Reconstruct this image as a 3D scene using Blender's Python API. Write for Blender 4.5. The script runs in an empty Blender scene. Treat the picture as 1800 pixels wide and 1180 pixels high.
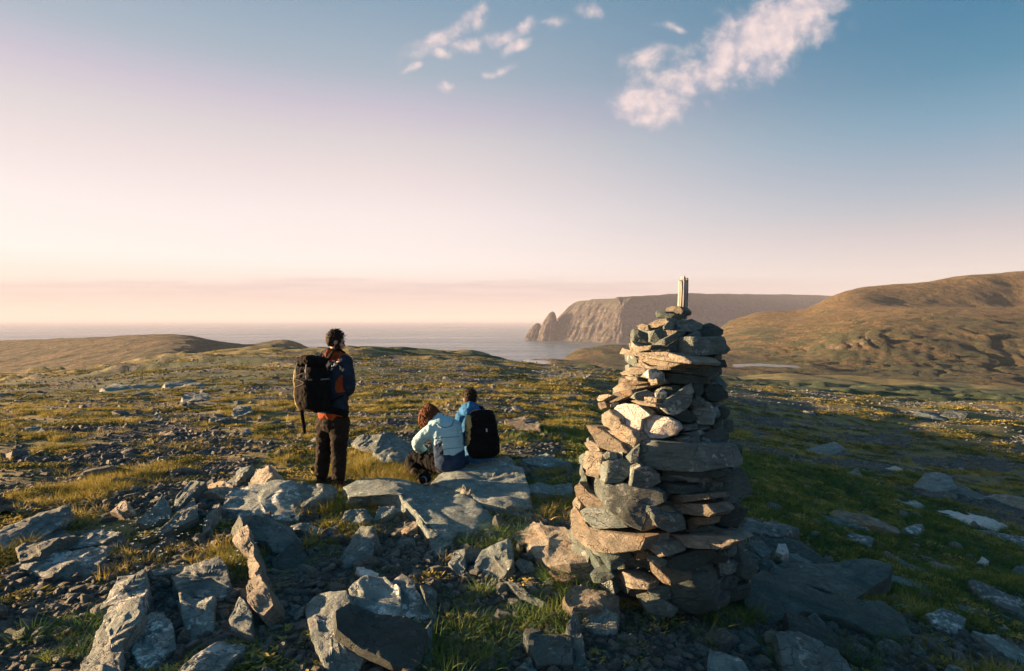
import bpy, bmesh, math, random
import numpy as np
from mathutils import Vector, Matrix

# ------------------------------------------------------------------ camera, world, sun, exposure
SC = bpy.context.scene
COL = SC.collection
CAMZ, FPX, PITCH = 1.9, 1000.0, math.atan(28.0 / 1000.0)
SUN_EL, SUN_AZ = math.radians(7.0), math.radians(-80.0)        # azimuth from +Y towards +X
SUN_DIR = np.array([math.sin(SUN_AZ) * math.cos(SUN_EL), math.cos(SUN_AZ) * math.cos(SUN_EL), math.sin(SUN_EL)])

cd = bpy.data.cameras.new('camera'); cam = bpy.data.objects.new('camera', cd); COL.objects.link(cam)
cd.sensor_width = 36.0; cd.lens = FPX / 1800.0 * 36.0; cd.clip_start = 0.05; cd.clip_end = 120000.0
cam.location = (0, 0, CAMZ); cam.rotation_euler = (math.pi / 2 - PITCH, 0, 0)
SC.camera = cam

def s2l(c):
    return tuple(((x / 255.0) / 12.92 if x / 255.0 <= 0.04045 else ((x / 255.0 + 0.055) / 1.055) ** 2.4) for x in c)

def px_ray(x, y):
    xc, yc = (x - 900.0) / FPX, (590.0 - y) / FPX
    return np.array([xc, math.cos(PITCH) + yc * math.sin(PITCH), -math.sin(PITCH) + yc * math.cos(PITCH)])

class G:                                             # small node-tree builder
    def __init__(s, nt): s.nt = nt
    def n(s, typ, ins=None, **props):
        nd = s.nt.nodes.new('ShaderNode' + typ)
        for k, v in props.items(): setattr(nd, k, v)
        for k, v in (ins or {}).items():
            sk = nd.inputs[k]
            if isinstance(v, bpy.types.NodeSocket): s.nt.links.new(v, sk)
            elif isinstance(v, (tuple, list)) and len(v) == 3 and sk.type == 'RGBA': sk.default_value = (*v, 1)
            else: sk.default_value = v
        return nd
    def m(s, op, a, b=0.0, c=0.0, clamp=False):
        return s.n('Math', {0: a, 1: b, 2: c}, operation=op, use_clamp=clamp).outputs[0]
    def sm(s, v, a, b, c=0.0, d=1.0):                # smoothstep map
        return s.n('MapRange', {0: v, 1: a, 2: b, 3: c, 4: d}, interpolation_type='SMOOTHSTEP').outputs[0]
    def mix(s, f, a, b, bt='MIX'):
        return s.n('Mix', {0: f, 6: a, 7: b}, data_type='RGBA', blend_type=bt).outputs[2]
    def ramp(s, f, stops):
        nd = s.n('ValToRGB', {0: f}); cr = nd.color_ramp
        while len(cr.elements) < len(stops): cr.elements.new(0.5)
        for e, (p, c) in zip(cr.elements, stops): e.position = p; e.color = (*c, 1)
        return nd.outputs[0]
    def noise(s, vec, scale, detail=4.0, rough=0.55, out=0, **kw):
        return s.n('TexNoise', {'Vector': vec, 'Scale': scale, 'Detail': detail, 'Roughness': rough, **kw}).outputs[out]
    def vscale(s, v, sc):
        return s.n('VectorMath', {0: v, 1: sc}, operation='MULTIPLY').outputs[0]
    def vadd(s, v, sc):
        return s.n('VectorMath', {0: v, 1: sc}, operation='ADD').outputs[0]

GLOW = math.radians(-70)                              # middle of the bright western sky
def build_world():
    w = bpy.data.worlds.new('World'); SC.world = w; w.use_nodes = True
    nt = w.node_tree; nt.nodes.clear(); g = G(nt)
    d = g.n('TexCoord').outputs['Generated']
    sp = g.n('SeparateXYZ', {0: d}); x, y, z = sp.outputs
    hyp = g.m('SQRT', g.m('ADD', g.m('MULTIPLY', x, x), g.m('MULTIPLY', y, y)))
    hyp = g.m('MAXIMUM', hyp, 0.001)
    az = g.m('DIVIDE', g.m('ADD', g.m('MULTIPLY', x, math.sin(GLOW)), g.m('MULTIPLY', y, math.cos(GLOW))), hyp)
    t = g.m('MULTIPLY_ADD', az, 0.5, 0.5)
    zc = g.m('MAXIMUM', z, 0.0)
    A = [(0, (236, 206, 198)), (.06, (246, 222, 214)), (.096, (250, 236, 231)), (.175, (245, 229, 227)), (.243, (230, 215, 214)), (.294, (215, 205, 207)), (.335, (199, 190, 203)), (.385, (167, 178, 191)), (.48, (130, 158, 180)), (.7, (64, 132, 162)), (1, (30, 112, 146))]
    B = [(0, (226, 208, 204)), (.07, (222, 208, 206)), (.122, (200, 190, 195)), (.166, (170, 178, 190)), (.215, (145, 165, 185)), (.263, (115, 155, 180)), (.326, (75, 135, 165)), (.385, (54, 123, 158)), (.6, (34, 112, 148)), (1, (24, 100, 136))]
    ca = g.ramp(zc, [(p, s2l(c)) for p, c in A]); cb = g.ramp(zc, [(p, s2l(c)) for p, c in B])
    C = [(0, (168, 176, 190)), (.10, (150, 166, 186)), (.2, (112, 144, 172)), (.35, (66, 118, 152)), (.6, (30, 104, 140)), (1, (22, 94, 130))]
    cb = g.mix(g.sm(t, 0.02, 0.34), g.ramp(zc, [(p, s2l(c)) for p, c in C]), cb)      # the sky turns bluer away from the sun
    sky = g.mix(g.sm(t, 0.30, 0.80), cb, ca)
    # clouds, laid out by direction (front half of the sky): u = x/y, v = z/y
    yy = g.m('MAXIMUM', y, 0.02)
    u = g.m('DIVIDE', x, yy); v = g.m('DIVIDE', z, yy)
    uv = g.n('CombineXYZ', {0: u, 1: v, 2: 0.0}).outputs[0]
    warp = g.noise(uv, 7.0, 5.0, 0.6, 1)
    uvw = g.vadd(uv, g.vscale(g.vadd(warp, (-.5, -.5, -.5)), (.05, .05, 0)))
    n1 = g.m('ADD', g.m('MULTIPLY', g.noise(uvw, 8.0, 11.0, 0.55), .70), g.m('MULTIPLY', g.noise(uvw, 27.0, 8.0, 0.6), .30)); n2 = g.m('ADD', g.m('MULTIPLY', g.noise(g.vadd(uvw, (.012, -.010, 0)), 8.0, 6.0, 0.5), .70), .15)
    def blob(px, py, rx, ry, ang):
        r = px_ray(px, py); u0, v0 = r[0] / r[1], r[2] / r[1]
        a = math.radians(ang); c, s = math.cos(a), math.sin(a)
        us = g.n('SeparateXYZ', {0: uvw})
        du, dv = g.m('SUBTRACT', us.outputs[0], u0), g.m('SUBTRACT', us.outputs[1], v0)
        p = g.m('DIVIDE', g.m('ADD', g.m('MULTIPLY', du, c), g.m('MULTIPLY', dv, s)), rx / 1000)
        q = g.m('DIVIDE', g.m('SUBTRACT', g.m('MULTIPLY', dv, c), g.m('MULTIPLY', du, s)), ry / 1000)
        e = g.m('SQRT', g.m('ADD', g.m('MULTIPLY', p, p), g.m('MULTIPLY', q, q)))
        return g.m('SUBTRACT', 1.0, e, clamp=False)
    bl = None
    for a in [(1205, 135, 150, 88, 30), (1270, 95, 135, 90, 28), (1375, 55, 145, 86, 25), (1165, 170, 102, 54, 10), (1420, 15, 100, 52, 20), (1320, 75, 135, 78, 28),
              (1140, 105, 66, 36, 15), (1185, 48, 55, 18, -10),
              (775, 62, 90, 28, 30), (838, 28, 56, 36, 20), (815, 78, 50, 20, 0), (880, 68, 50, 20, 10), (925, 48, 56, 20, 25), (968, 45, 50, 24, 0),
              (1035, 22, 40, 22, 0), (875, 120, 58, 12, 14), (788, 150, 30, 18, 0), (775, 90, 28, 18, 0), (910, 82, 42, 20, 10), (728, 118, 28, 12, 20)]:
        b = g.m('MAXIMUM', blob(*a), -1.0)
        big = a[2] >= 100
        b = g.m('MULTIPLY', b, 1.0 if big else .58)
        bl = b if bl is None else g.m('MAXIMUM', bl, b)
    cm = g.sm(g.m('ADD', g.m('MULTIPLY', bl, 1.05), g.m('MULTIPLY', g.m('SUBTRACT', n1, 0.5), 2.8)), 0.12, 0.82)
    cm = g.m('MULTIPLY', cm, g.sm(bl, -0.05, 0.34))
    shade = g.sm(g.m('SUBTRACT', n1, n2), -0.09, 0.09)
    ccol = g.mix(shade, s2l((196, 188, 198)), s2l((246, 222, 216)))
    sky = g.mix(g.m('MULTIPLY', cm, 0.97), sky, ccol)
    # low stratus band over the sea horizon
    bw = g.vscale(uv, (1.6, 16.0, 1.0)); bn = g.noise(bw, 2.2, 7.0, 0.6)
    top = g.m('MULTIPLY_ADD', bn, 0.050, 0.046)
    band = g.m('MULTIPLY', g.sm(v, 0.018, 0.045), g.sm(g.m('SUBTRACT', top, v), -0.004, 0.010))
    band = g.m('MULTIPLY', band, g.sm(g.noise(g.vscale(uv, (2.5, 55.0, 1.0)), 2.0, 6.0, 0.6), 0.36, 0.66, 0.45, 1.0))
    band = g.m('MULTIPLY', band, g.sm(u, 0.75, 0.1, 0.15, 1.0))
    sky = g.mix(g.m('MULTIPLY', band, 0.62), sky, s2l((200, 177, 182)))
    nish = g.n('TexSky', sky_type='NISHITA', sun_disc=False, sun_elevation=SUN_EL, sun_rotation=SUN_AZ % (2 * math.pi), altitude=140.0)
    nb = g.n('Background', {'Color': nish.outputs[0], 'Strength': 0.004})
    sb = g.n('Background', {'Color': sky, 'Strength': 0.196})
    add = g.n('AddShader', {0: nb.outputs[0], 1: sb.outputs[0]})
    g.n('OutputWorld', {0: add.outputs[0]})
build_world()

sl = bpy.data.lights.new('sun', 'SUN'); sl.energy = 5.0; sl.angle = math.radians(0.6); sl.color = (1.0, 0.61, 0.31)
sun = bpy.data.objects.new('sun', sl); COL.objects.link(sun)
sun.rotation_euler = Vector(SUN_DIR).to_track_quat('Z', 'Y').to_euler(); sun.location = (-40, 0, 30)

SC.view_settings.view_transform = 'Standard'; SC.view_settings.look = 'None'
SC.view_settings.exposure = 2.35; SC.view_settings.gamma = 1.0
SC.render.engine = 'CYCLES'
cy = SC.cycles
cy.use_denoising = True; cy.max_bounces = 5; cy.diffuse_bounces = 3; cy.glossy_bounces = 2
cy.transmission_bounces = 2; cy.volume_bounces = 1; cy.transparent_max_bounces = 4
try: cy.denoiser = 'OPENIMAGEDENOISE'
except Exception: pass

# ------------------------------------------------------------------ helpers
RNG = np.random.default_rng(7); random.seed(7)

def _h(*ix, seed=0):
    h = np.full(ix[0].shape, (seed * 374761393 + 668265263) & 0xffffffff, np.uint32)
    for k, i in zip((0x9E3779B1, 0x85EBCA77, 0xC2B2AE3D), ix):
        h ^= (i.astype(np.int64) & 0xffffffff).astype(np.uint32) * np.uint32(k)
        h = (h ^ (h >> np.uint32(15))) * np.uint32(0x2C1B3C6D)
    h ^= h >> np.uint32(13)
    return h
def _f(t): return t * t * t * (t * (t * 6 - 15) + 10)
def noise2(x, y, seed=0):
    x, y = np.broadcast_arrays(np.asarray(x, float), np.asarray(y, float))
    x = np.asarray(x, float); y = np.asarray(y, float)
    xi, yi = np.floor(x), np.floor(y); fx, fy = x - xi, y - yi
    xi, yi = xi.astype(np.int64), yi.astype(np.int64)
    def gr(a, b, dx, dy):
        an = _h(a, b, seed=seed).astype(np.float64) * (2 * math.pi / 4294967296.0)
        return np.cos(an) * dx + np.sin(an) * dy
    u, v = _f(fx), _f(fy)
    a = gr(xi, yi, fx, fy); b = gr(xi + 1, yi, fx - 1, fy)
    c = gr(xi, yi + 1, fx, fy - 1); d = gr(xi + 1, yi + 1, fx - 1, fy - 1)
    return ((a + (b - a) * u) * (1 - v) + (c + (d - c) * u) * v) * 1.5
def noise3(P, seed=0):
    P = np.asarray(P, float); I = np.floor(P); F = P - I; I = I.astype(np.int64)
    U = _f(F); out = 0
    for dx in (0, 1):
        for dy in (0, 1):
            for dz in (0, 1):
                h = _h(I[..., 0] + dx, I[..., 1] + dy, I[..., 2] + dz, seed=seed)
                gx = ((h & 255).astype(float) / 127.5 - 1); gy = (((h >> 8) & 255).astype(float) / 127.5 - 1); gz = (((h >> 16) & 255).astype(float) / 127.5 - 1)
                w = (U[..., 0] if dx else 1 - U[..., 0]) * (U[..., 1] if dy else 1 - U[..., 1]) * (U[..., 2] if dz else 1 - U[..., 2])
                out = out + w * (gx * (F[..., 0] - dx) + gy * (F[..., 1] - dy) + gz * (F[..., 2] - dz))
    return out * 1.3
def fbm2(x, y, oct=4, seed=0, gain=.5):
    s = 0; a = 1.0
    for o in range(oct):
        s = s + a * noise2(x * 2 ** o + 17.3 * o, y * 2 ** o - 9.1 * o, seed + o); a *= gain
    return s
def sstep(a, b, x):
    t = np.clip((np.asarray(x, float) - a) / (b - a), 0, 1); return t * t * (3 - 2 * t)

def mesh_np(name, V, F, smooth=True, sharp=None):
    """V (n,3), F (m,3|4) arrays, or a list of such face arrays"""
    Fs = F if isinstance(F, list) else [F]
    me = bpy.data.meshes.new(name)
    V = np.asarray(V, np.float32); me.vertices.add(len(V)); me.vertices.foreach_set('co', V.ravel())
    idx = np.concatenate([np.asarray(f, np.int32).ravel() for f in Fs])
    tot = np.concatenate([np.full(len(f), np.asarray(f).shape[1], np.int32) for f in Fs])
    st = np.concatenate([[0], np.cumsum(tot)[:-1]]).astype(np.int32)
    me.loops.add(len(idx)); me.loops.foreach_set('vertex_index', idx)
    me.polygons.add(len(tot)); me.polygons.foreach_set('loop_start', st)
    try: me.polygons.foreach_set('loop_total', tot)
    except Exception: pass
    me.update(calc_edges=True); me.validate()
    if smooth:
        me.polygons.foreach_set('use_smooth', np.ones(len(me.polygons), bool))
        if sharp: me.set_sharp_from_angle(angle=math.radians(sharp))
    return me

def obj(name, me, mat=None, parent=None, M=None, label=None, cat=None, group=None, kind=None):
    o = bpy.data.objects.new(name, me); COL.objects.link(o)
    if mat is not None and me is not None and not len(me.materials): me.materials.append(mat)
    if parent is not None: o.parent = parent
    if M is not None: o.matrix_local = M
    for k, v in (('label', label), ('category', cat), ('group', group), ('kind', kind)):
        if v: o[k] = v
    return o

def frame(P, ex, ey, ez):
    return Matrix(((ex[0], ey[0], ez[0], P[0]), (ex[1], ey[1], ez[1], P[1]), (ex[2], ey[2], ez[2], P[2]), (0, 0, 0, 1)))
def nrm(v): v = np.asarray(v, float); return v / np.linalg.norm(v)

def new_mat(name):
    m = bpy.data.materials.new(name); m.use_nodes = True; m.node_tree.nodes.clear()
    return m, G(m.node_tree)
def finish(g, base, rough=0.85, bump=None, dist=0.02, strength=1.0, **kw):
    ins = {'Base Color': base, 'Roughness': rough, **kw}
    if bump is not None: ins['Normal'] = g.n('Bump', {'Height': bump, 'Distance': dist, 'Strength': strength}).outputs[0]
    b = g.n('BsdfPrincipled', ins)
    g.n('OutputMaterial', {0: b.outputs[0]})

MAT = {}
def rock_mat(key, dark, mid, pale, rust, lichen_amt, lichen_col=(.42, .43, .40), rust_amt=.35, scale=1.0):
    m, g = new_mat(key); MAT[key] = m
    tc = g.n('TexCoord').outputs['Object']; oi = g.n('ObjectInfo').outputs['Random']
    off = g.n('CombineXYZ', {0: g.m('MULTIPLY', oi, 37.0), 1: g.m('MULTIPLY', oi, 91.0), 2: g.m('MULTIPLY', oi, 13.0)}).outputs[0]
    p = g.vadd(tc, off)
    n1 = g.noise(p, 6.5 * scale, 10.0, 0.66)
    st = g.noise(g.vscale(p, (7.0, 7.0, 38.0)), 1.6 * scale, 8.0, 0.68)
    col = g.ramp(g.m('ADD', g.m('MULTIPLY', n1, 0.6), g.m('MULTIPLY', st, 0.4)), [(.30, dark), (.5, mid), (.68, pale)])
    col = g.mix(g.m('MULTIPLY', g.sm(g.noise(p, 2.3 * scale, 5.0, .6), .52, .68), rust_amt), col, rust)
    col = g.mix(g.sm(st, .62, .70, 0, .35), col, tuple(.45 * c for c in dark))
    big = g.sm(g.noise(p, 3.0 * scale, 2.0, .5), .42, .62)
    lic = g.sm(g.noise(g.vadd(p, (5, 5, 5)), 15.0 * scale, 6.0, .68), .62 - .12 * lichen_amt, .68 - .10 * lichen_amt)
    col = g.mix(g.m('MULTIPLY', g.m('MULTIPLY', lic, big), min(1, .55 + .4 * lichen_amt)), col, lichen_col)
    spk = g.sm(g.noise(p, 70.0, 3.0, .6), .60, .70, 0, .35)
    col = g.mix(spk, col, tuple(.5 * c for c in dark))
    wp = g.vadd(p, g.vscale(g.noise(p, 6.0, 3.0, .6, 1), (.22, .22, .22)))
    ck = g.n('TexVoronoi', {'Vector': g.vscale(wp, (1.0, 2.1, 3.5)), 'Scale': 3.2 * scale}, feature='DISTANCE_TO_EDGE').outputs['Distance']
    ckm = g.m('MULTIPLY', g.sm(ck, .0, .035, 1.0, 0.0), g.sm(n1, .40, .55))
    col = g.mix(g.m('MULTIPLY', ckm, .45), col, tuple(.3 * c for c in dark))
    val = g.m('MULTIPLY_ADD', oi, 0.75, 0.62)
    col = g.mix(1.0, col, g.n('CombineXYZ', {0: val, 1: val, 2: val}).outputs[0], 'MULTIPLY')
    bmp = g.m('ADD', g.m('MULTIPLY', st, .9), g.m('ADD', g.m('MULTIPLY', g.noise(p, 18.0, 8.0, .7), .7), g.m('MULTIPLY', g.noise(p, 95.0, 4.0, .7), .35)))
    bmp = g.m('SUBTRACT', bmp, g.m('MULTIPLY', ckm, .35))
    finish(g, col, 0.80, bmp, 0.040, 1.0)
    return m
rock_mat('slate', (.048, .073, .075), (.140, .193, .195), (.288, .345, .343), (.206, .177, .122), .5, (.550, .613, .600))  # slate, lichen_rock, dark_plate and stone_mix carry the teal of shade in their colour
rock_mat('lichen_rock', (.055, .080, .083), (.165, .218, .219), (.320, .378, .374), (.264, .234, .178), 1.0, (.720, .750, .750))
rock_mat('cairn_rock', (.065, .069, .060), (.211, .200, .167), (.400, .367, .302), (.335, .216, .103), .30, (.475, .454, .389), .6)  # low sun's warmth put partly into the colour, besides the rust
rock_mat('pale_rock', (.340, .330, .320), (.540, .520, .500), (.680, .660, .640), (.420, .320, .260), .5, (.720, .710, .690), .4)
rock_mat('dark_plate', (.026, .047, .048), (.057, .094, .094), (.114, .164, .161), (.111, .101, .073), .08, (.312, .377, .364), .2)
rock_mat('stone_mix', (.048, .065, .065), (.150, .180, .178), (.348, .372, .360), (.240, .198, .138), .7, (.600, .636, .612))
# ------------------------------------------------------------------ terrain
def pchip(xk, Yk, xq):
    """monotone cubic along axis 0 of Yk"""
    xk = np.asarray(xk, float); h = np.diff(xk); sh = (-1,) + (1,) * (Yk.ndim - 1)
    d = np.diff(Yk, axis=0) / h.reshape(sh)
    m = np.zeros_like(Yk); m[1:-1] = 0.5 * (d[1:] + d[:-1])
    m[1:-1] = np.where(d[1:] * d[:-1] <= 0, m[1:-1] * .25, m[1:-1]); m[0] = d[0]; m[-1] = d[-1]
    k = np.clip(np.searchsorted(xk, xq) - 1, 0, len(xk) - 2)
    t = np.clip((xq - xk[k]) / h[k], 0, 1).reshape(sh); hk = h[k].reshape(sh)
    return ((2 * t ** 3 - 3 * t ** 2 + 1) * Yk[k] + (t ** 3 - 2 * t ** 2 + t) * hk * m[k] + (-2 * t ** 3 + 3 * t ** 2) * Yk[k + 1] + (t ** 3 - t ** 2) * hk * m[k + 1])

SEA = -138.0
# rows: forward distance; columns: azimuth in degrees.  In view the numbers are heights of the ground there.
ROWS = [0, 2, 4, 6, 8, 12, 20, 30, 45, 60, 100, 160, 250, 350, 450, 550, 700, 850, 1000, 1300]
COLS = {
 -180: [.2, .2, .2, .2, .2, .3, .5, .5, .5, .5, 0, -3, -8, -12, -16, -20, -30, -40, -50, -80],
 -130: [.2, .2, .2, .25, .25, .2, .1, 0, -.2, -.4, -1.5, -4, -9, -14, -18, -22, -32, -42, -52, -82],
 -95: [.2, .1, .08, .1, .1, .05, -.2, -.6, -1.2, -1.8, -4, -9, -18, -28, -36, -44, -56, -70, -90, -130],
 -75: [.2, .1, .05, .08, .08, 0, -.5, -1.2, -2.2, -3.2, -6.5, -15, -28, -38, -44, -50, -56, -66, -90, -130],
 -58: [.2, .05, 0, .05, .05, -.05, -.8, -1.6, -3, -4.5, -8, -18, -32, -40, -42, -42, -42, -46, -75, -130],
 -42:  [.2, .03, 0, .02, .03, -.1, -.9, -1.7, -3.1, -4.6, -8.6, -20, -34, -42, -40, -36, -28, -31, -60, -130],
 -36:  [.2, .02, 0, .02, .03, -.1, -.75, -1.4, -2.5, -3.7, -7.2, -15, -28, -38, -36, -30, -22.5, -28, -60, -130],
 -31:  [.2, .02, 0, .02, .03, -.1, -.6, -1.05, -1.9, -2.8, -5.2, -9.2, -22, -34, -33, -25, -18.3, -23, -55, -130],
 -25:  [.2, 0, 0, .02, .03, -.1, -.5, -.9, -1.5, -2.3, -4.4, -8, -19, -34, -44, -40, -32, -36, -58, -130],
 -21.8:[.2, 0, 0, .02, .03, -.1, -.5, -.85, -1.4, -2.1, -4.1, -7.5, -18, -36, -52, -50, -40, -29, -45, -130],
 -17:  [.2, 0, -.02, .02, .03, -.1, -.5, -.8, -1.35, -2, -3.9, -7.2, -18, -40, -62, -76, -80, -70, -84, -140],
 -11:  [.2, 0, -.03, .02, .03, -.1, -.5, -.8, -1.45, -2.2, -4.3, -8.2, -20, -45, -80, -105, -125, -135, -140, -142],
 -5:   [.2, 0, -.03, .02, .03, -.1, -.5, -.9, -1.6, -2.5, -5.0, -8.3, -14, -36, -75, -105, -130, -140, -141, -142],
 -2:   [.2, 0, -.03, .02, .02, -.12, -.55, -1.0, -1.8, -2.7, -5.6, -9.5, -17, -33, -70, -105, -130, -140, -141, -142],
 1:    [.2, 0, -.03, 0, 0, -.15, -.6, -1.1, -2, -3, -6.5, -12, -20.5, -28, -36, -60, -105, -135, -141, -142],
 3.5:  [.2, 0, -.03, 0, 0, -.2, -.65, -1.15, -2.1, -3.1, -6.9, -12.6, -21.5, -28, -29.5, -46, -72, -120, -141, -142],
 6:    [.2, 0, -.03, -.02, -.04, -.25, -.7, -1.2, -2.2, -3.3, -7.1, -13, -22, -27.5, -30.5, -36, -43, -100, -138, -142],
 8.5:  [.2, 0, -.04, -.05, -.08, -.3, -.8, -1.3, -2.3, -3.5, -7.3, -13.2, -22, -27, -30, -33, -31, -75, -135, -142],
 12:   [.2, 0, -.06, -.1, -.16, -.4, -1.0, -1.5, -2.6, -4.0, -7.8, -13.8, -22, -26.5, -30, -32, -30, -66, -130, -142],
 17:   [.2, 0, -.1, -.18, -.28, -.55, -1.2, -1.75, -3.0, -4.7, -8.6, -14.6, -22.5, -26.3, -30, -30, -34, -60, -100, -130],
 20:   [.2, -.02, -.14, -.24, -.36, -.65, -1.35, -1.9, -3.2, -5.2, -9.2, -15.2, -22.8, -26.2, -30.2, -29, -28, -22, -15, -60],
 23:   [.2, -.03, -.18, -.3, -.45, -.75, -1.5, -2.05, -3.6, -5.7, -9.8, -15.8, -23, -26.5, -30, -25, -14, -3, 12, -40],
 27:   [.2, -.04, -.23, -.4, -.58, -.9, -1.7, -2.25, -4.0, -6.2, -10.4, -16.4, -23.5, -26.5, -27, -16, -2, 8, 20, -20],
 31:   [.2, -.05, -.28, -.5, -.72, -1.05, -1.9, -2.45, -4.4, -6.7, -11, -17, -24.2, -27, -14, -2, 10, 28, 56, 40],
 35:   [.2, -.06, -.33, -.6, -.85, -1.2, -2.05, -2.65, -4.7, -7.2, -11.6, -17.6, -25, -26, -8, 5, 17.5, 24, 66, 55],
 39:   [.2, -.07, -.38, -.68, -.96, -1.35, -2.15, -2.8, -5, -7.6, -12.2, -18.2, -25.6, -25, -6, 7, 17, 22, 80, 72],
 42:   [.2, -.07, -.42, -.75, -1.05, -1.45, -2.25, -2.9, -5.2, -8, -12.8, -19, -26.2, -25, -6, 7, 16, 22, 88, 85],
 55:   [.2, -.1, -.5, -.95, -1.4, -2.0, -3, -4, -7, -10, -15, -21, -27, -22, -8, 6, 18, 30, 95, 110],
 90:   [.2, -.1, -.5, -.9, -1.4, -2.2, -3.5, -5, -8, -11, -16, -20, -22, -16, -4, 8, 20, 40, 80, 110],
 130:  [.2, .1, -.2, -.4, -.6, -.9, -1.5, -2, -3, -4, -6, -8, -8, -4, 0, 5, 10, 20, 30, 40],
 180:  [.2, .2, .2, .2, .2, .3, .5, .5, .5, .5, 0, -3, -8, -12, -16, -20, -30, -40, -50, -80],
}
LAKES = [(17.5, 405.0, 10.0, 21.0, -28.4), (157.0, 352.0, 20.0, 17.0, -26.9)]
NR_IN = 340
RAD = np.concatenate([np.geomspace(0.4, 300, NR_IN), np.linspace(304, 1320, 250)])
ANG = np.concatenate([np.linspace(-180, -52, 70)[:-1], np.linspace(-52, 52, 500), np.linspace(52, 180, 70)[1:]])
def build_heights():
    ck = np.array(sorted(COLS)); T = np.array([COLS[c] for c in ck], float)          # (nc, nrow)
    for i, c in enumerate(ck):                          # the ground falls away to the right, out of the low sun
        if 5 < c < 100: T[i, 2:8] *= 1 + np.array([.32, .32, .32, .32, .22, .10]) * float(sstep(5, 20, c))
    # convert forward distance to radius inside the view so that columns describe level lines
    fac = np.where(np.abs(ck) < 50, 1 / np.cos(np.radians(np.clip(ck, -49, 49))), 1 / math.cos(math.radians(45)))
    prof = np.zeros((len(ck), len(RAD)))
    lr = lambda v: np.log(np.asarray(v, float) + 3.0)
    for i in range(len(ck)):
        prof[i] = pchip(lr(np.array(ROWS) * fac[i]), T[i], lr(np.minimum(RAD, ROWS[-1] * fac[i])))
    Z = pchip(ck, prof, ANG)                                                        # (na, nr)
    a = np.radians(ANG)[:, None]; X = np.sin(a) * RAD[None]; Y = np.cos(a) * RAD[None]
    cell = np.maximum(np.gradient(RAD)[None], RAD[None] * 0.0036)
    lam, k = 0.13, 0
    while lam < 300:
        w = sstep(0.9, 2.2, lam / cell) * sstep(2.5, 9.0, RAD[None] / lam)
        amp = 0.055 if lam < 1 else (0.05 if lam < 7 else 0.062)
        if lam > 40: amp = 0.022
        n = noise2(X / lam, Y / lam, 11 + k)
        if 0.4 < lam < 9: n = n * 0.65 + 0.5 * (0.35 - np.abs(noise2(X / lam + 31, Y / lam * 1.35, 60 + k)))
        Z += w * amp * lam * n * (1 - (.6 if lam > 6 else .2) * sstep(290, 400, RAD)[None])
        lam *= 2.0; k += 1
    # gullies running down the right-hand hillside
    hill = sstep(330, 430, RAD)[None] * sstep(900, 700, RAD)[None] * sstep(20, 27, ANG)[:, None]
    arc = ANG[:, None] * math.pi / 180 * 550
    gl = .5 - np.abs(noise2(arc / 22 + 0.004 * RAD[None] + 1.5 * noise2(RAD[None] / 60, arc / 90, 207), RAD[None] / 260, 201)); gl2 = .5 - np.abs(noise2(arc / 9, RAD[None] / 60, 202))
    low = sstep(640, 480, RAD)[None]
    Z -= hill * low * (11.0 * np.maximum(gl - .27, 0) * sstep(-.25, .35, fbm2(arc / 120, RAD[None] / 200, 2, 211)) + .8 * gl2)
    crag = sstep(.10, .40, fbm2(X / 60, Y / 34, 3, 205))
    Z += hill * crag * (3.0 * np.maximum(noise2(X / 26, Y / 9, 206), 0) + .7 * noise2(X / 7, Y / 5, 208))
    Z += sstep(330, 430, RAD)[None] * (.5 * noise2(X / 11, Y / 8, 209))
    # low rock ledges on the plateau rim
    rim = sstep(28, 60, RAD)[None] * sstep(230, 120, RAD)[None]
    Z += rim * 0.55 * sstep(.1, .35, fbm2(X / 22, Y / 7, 3, 220)) * (RAD[None] / 80)
    for (lx, ly, rx, ry, lz) in LAKES:
        d = np.hypot((X - lx) / rx, (Y - ly) / ry) * (1 + .18 * noise2(X / 9, Y / 9, 77))
        w = sstep(1.9, 1.0, d)
        Z = Z * (1 - w) + w * (lz + np.where(d < 1, -1.2 * (1 - d), 0.9 * (d - 1)))
    Z = np.maximum(Z, SEA - 0.7)
    return X, Y, Z
TX, TY, TZ = build_heights()
def zg(x, y):
    """terrain height at points"""
    x = np.asarray(x, float); y = np.asarray(y, float)
    r = np.hypot(x, y); a = np.degrees(np.arctan2(x, y))
    i = np.clip(np.searchsorted(ANG, a) - 1, 0, len(ANG) - 2); j = np.clip(np.searchsorted(RAD, r) - 1, 0, len(RAD) - 2)
    s = np.clip((a - ANG[i]) / (ANG[i + 1] - ANG[i]), 0, 1); t = np.clip((r - RAD[j]) / (RAD[j + 1] - RAD[j]), 0, 1)
    return (TZ[i, j] * (1 - s) * (1 - t) + TZ[i + 1, j] * s * (1 - t) + TZ[i, j + 1] * (1 - s) * t + TZ[i + 1, j + 1] * s * t)
def ground_hit(px, py, h=0.0):
    d = px_ray(px, py); lo = 1.0
    Ys = np.geomspace(1.2, 260, 700)
    zr = CAMZ + d[2] / d[1] * Ys; gz = zg(d[0] / d[1] * Ys, Ys) + h
    k = np.argmax(zr < gz) if np.any(zr < gz) else len(Ys) - 1
    k = max(k, 1); f0 = zr[k - 1] - gz[k - 1]; f1 = zr[k] - gz[k]
    t = f0 / (f0 - f1) if f0 != f1 else 0
    Yh = Ys[k - 1] + t * (Ys[k] - Ys[k - 1])
    return np.array([d[0] / d[1] * Yh, Yh, CAMZ + d[2] / d[1] * Yh])

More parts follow.
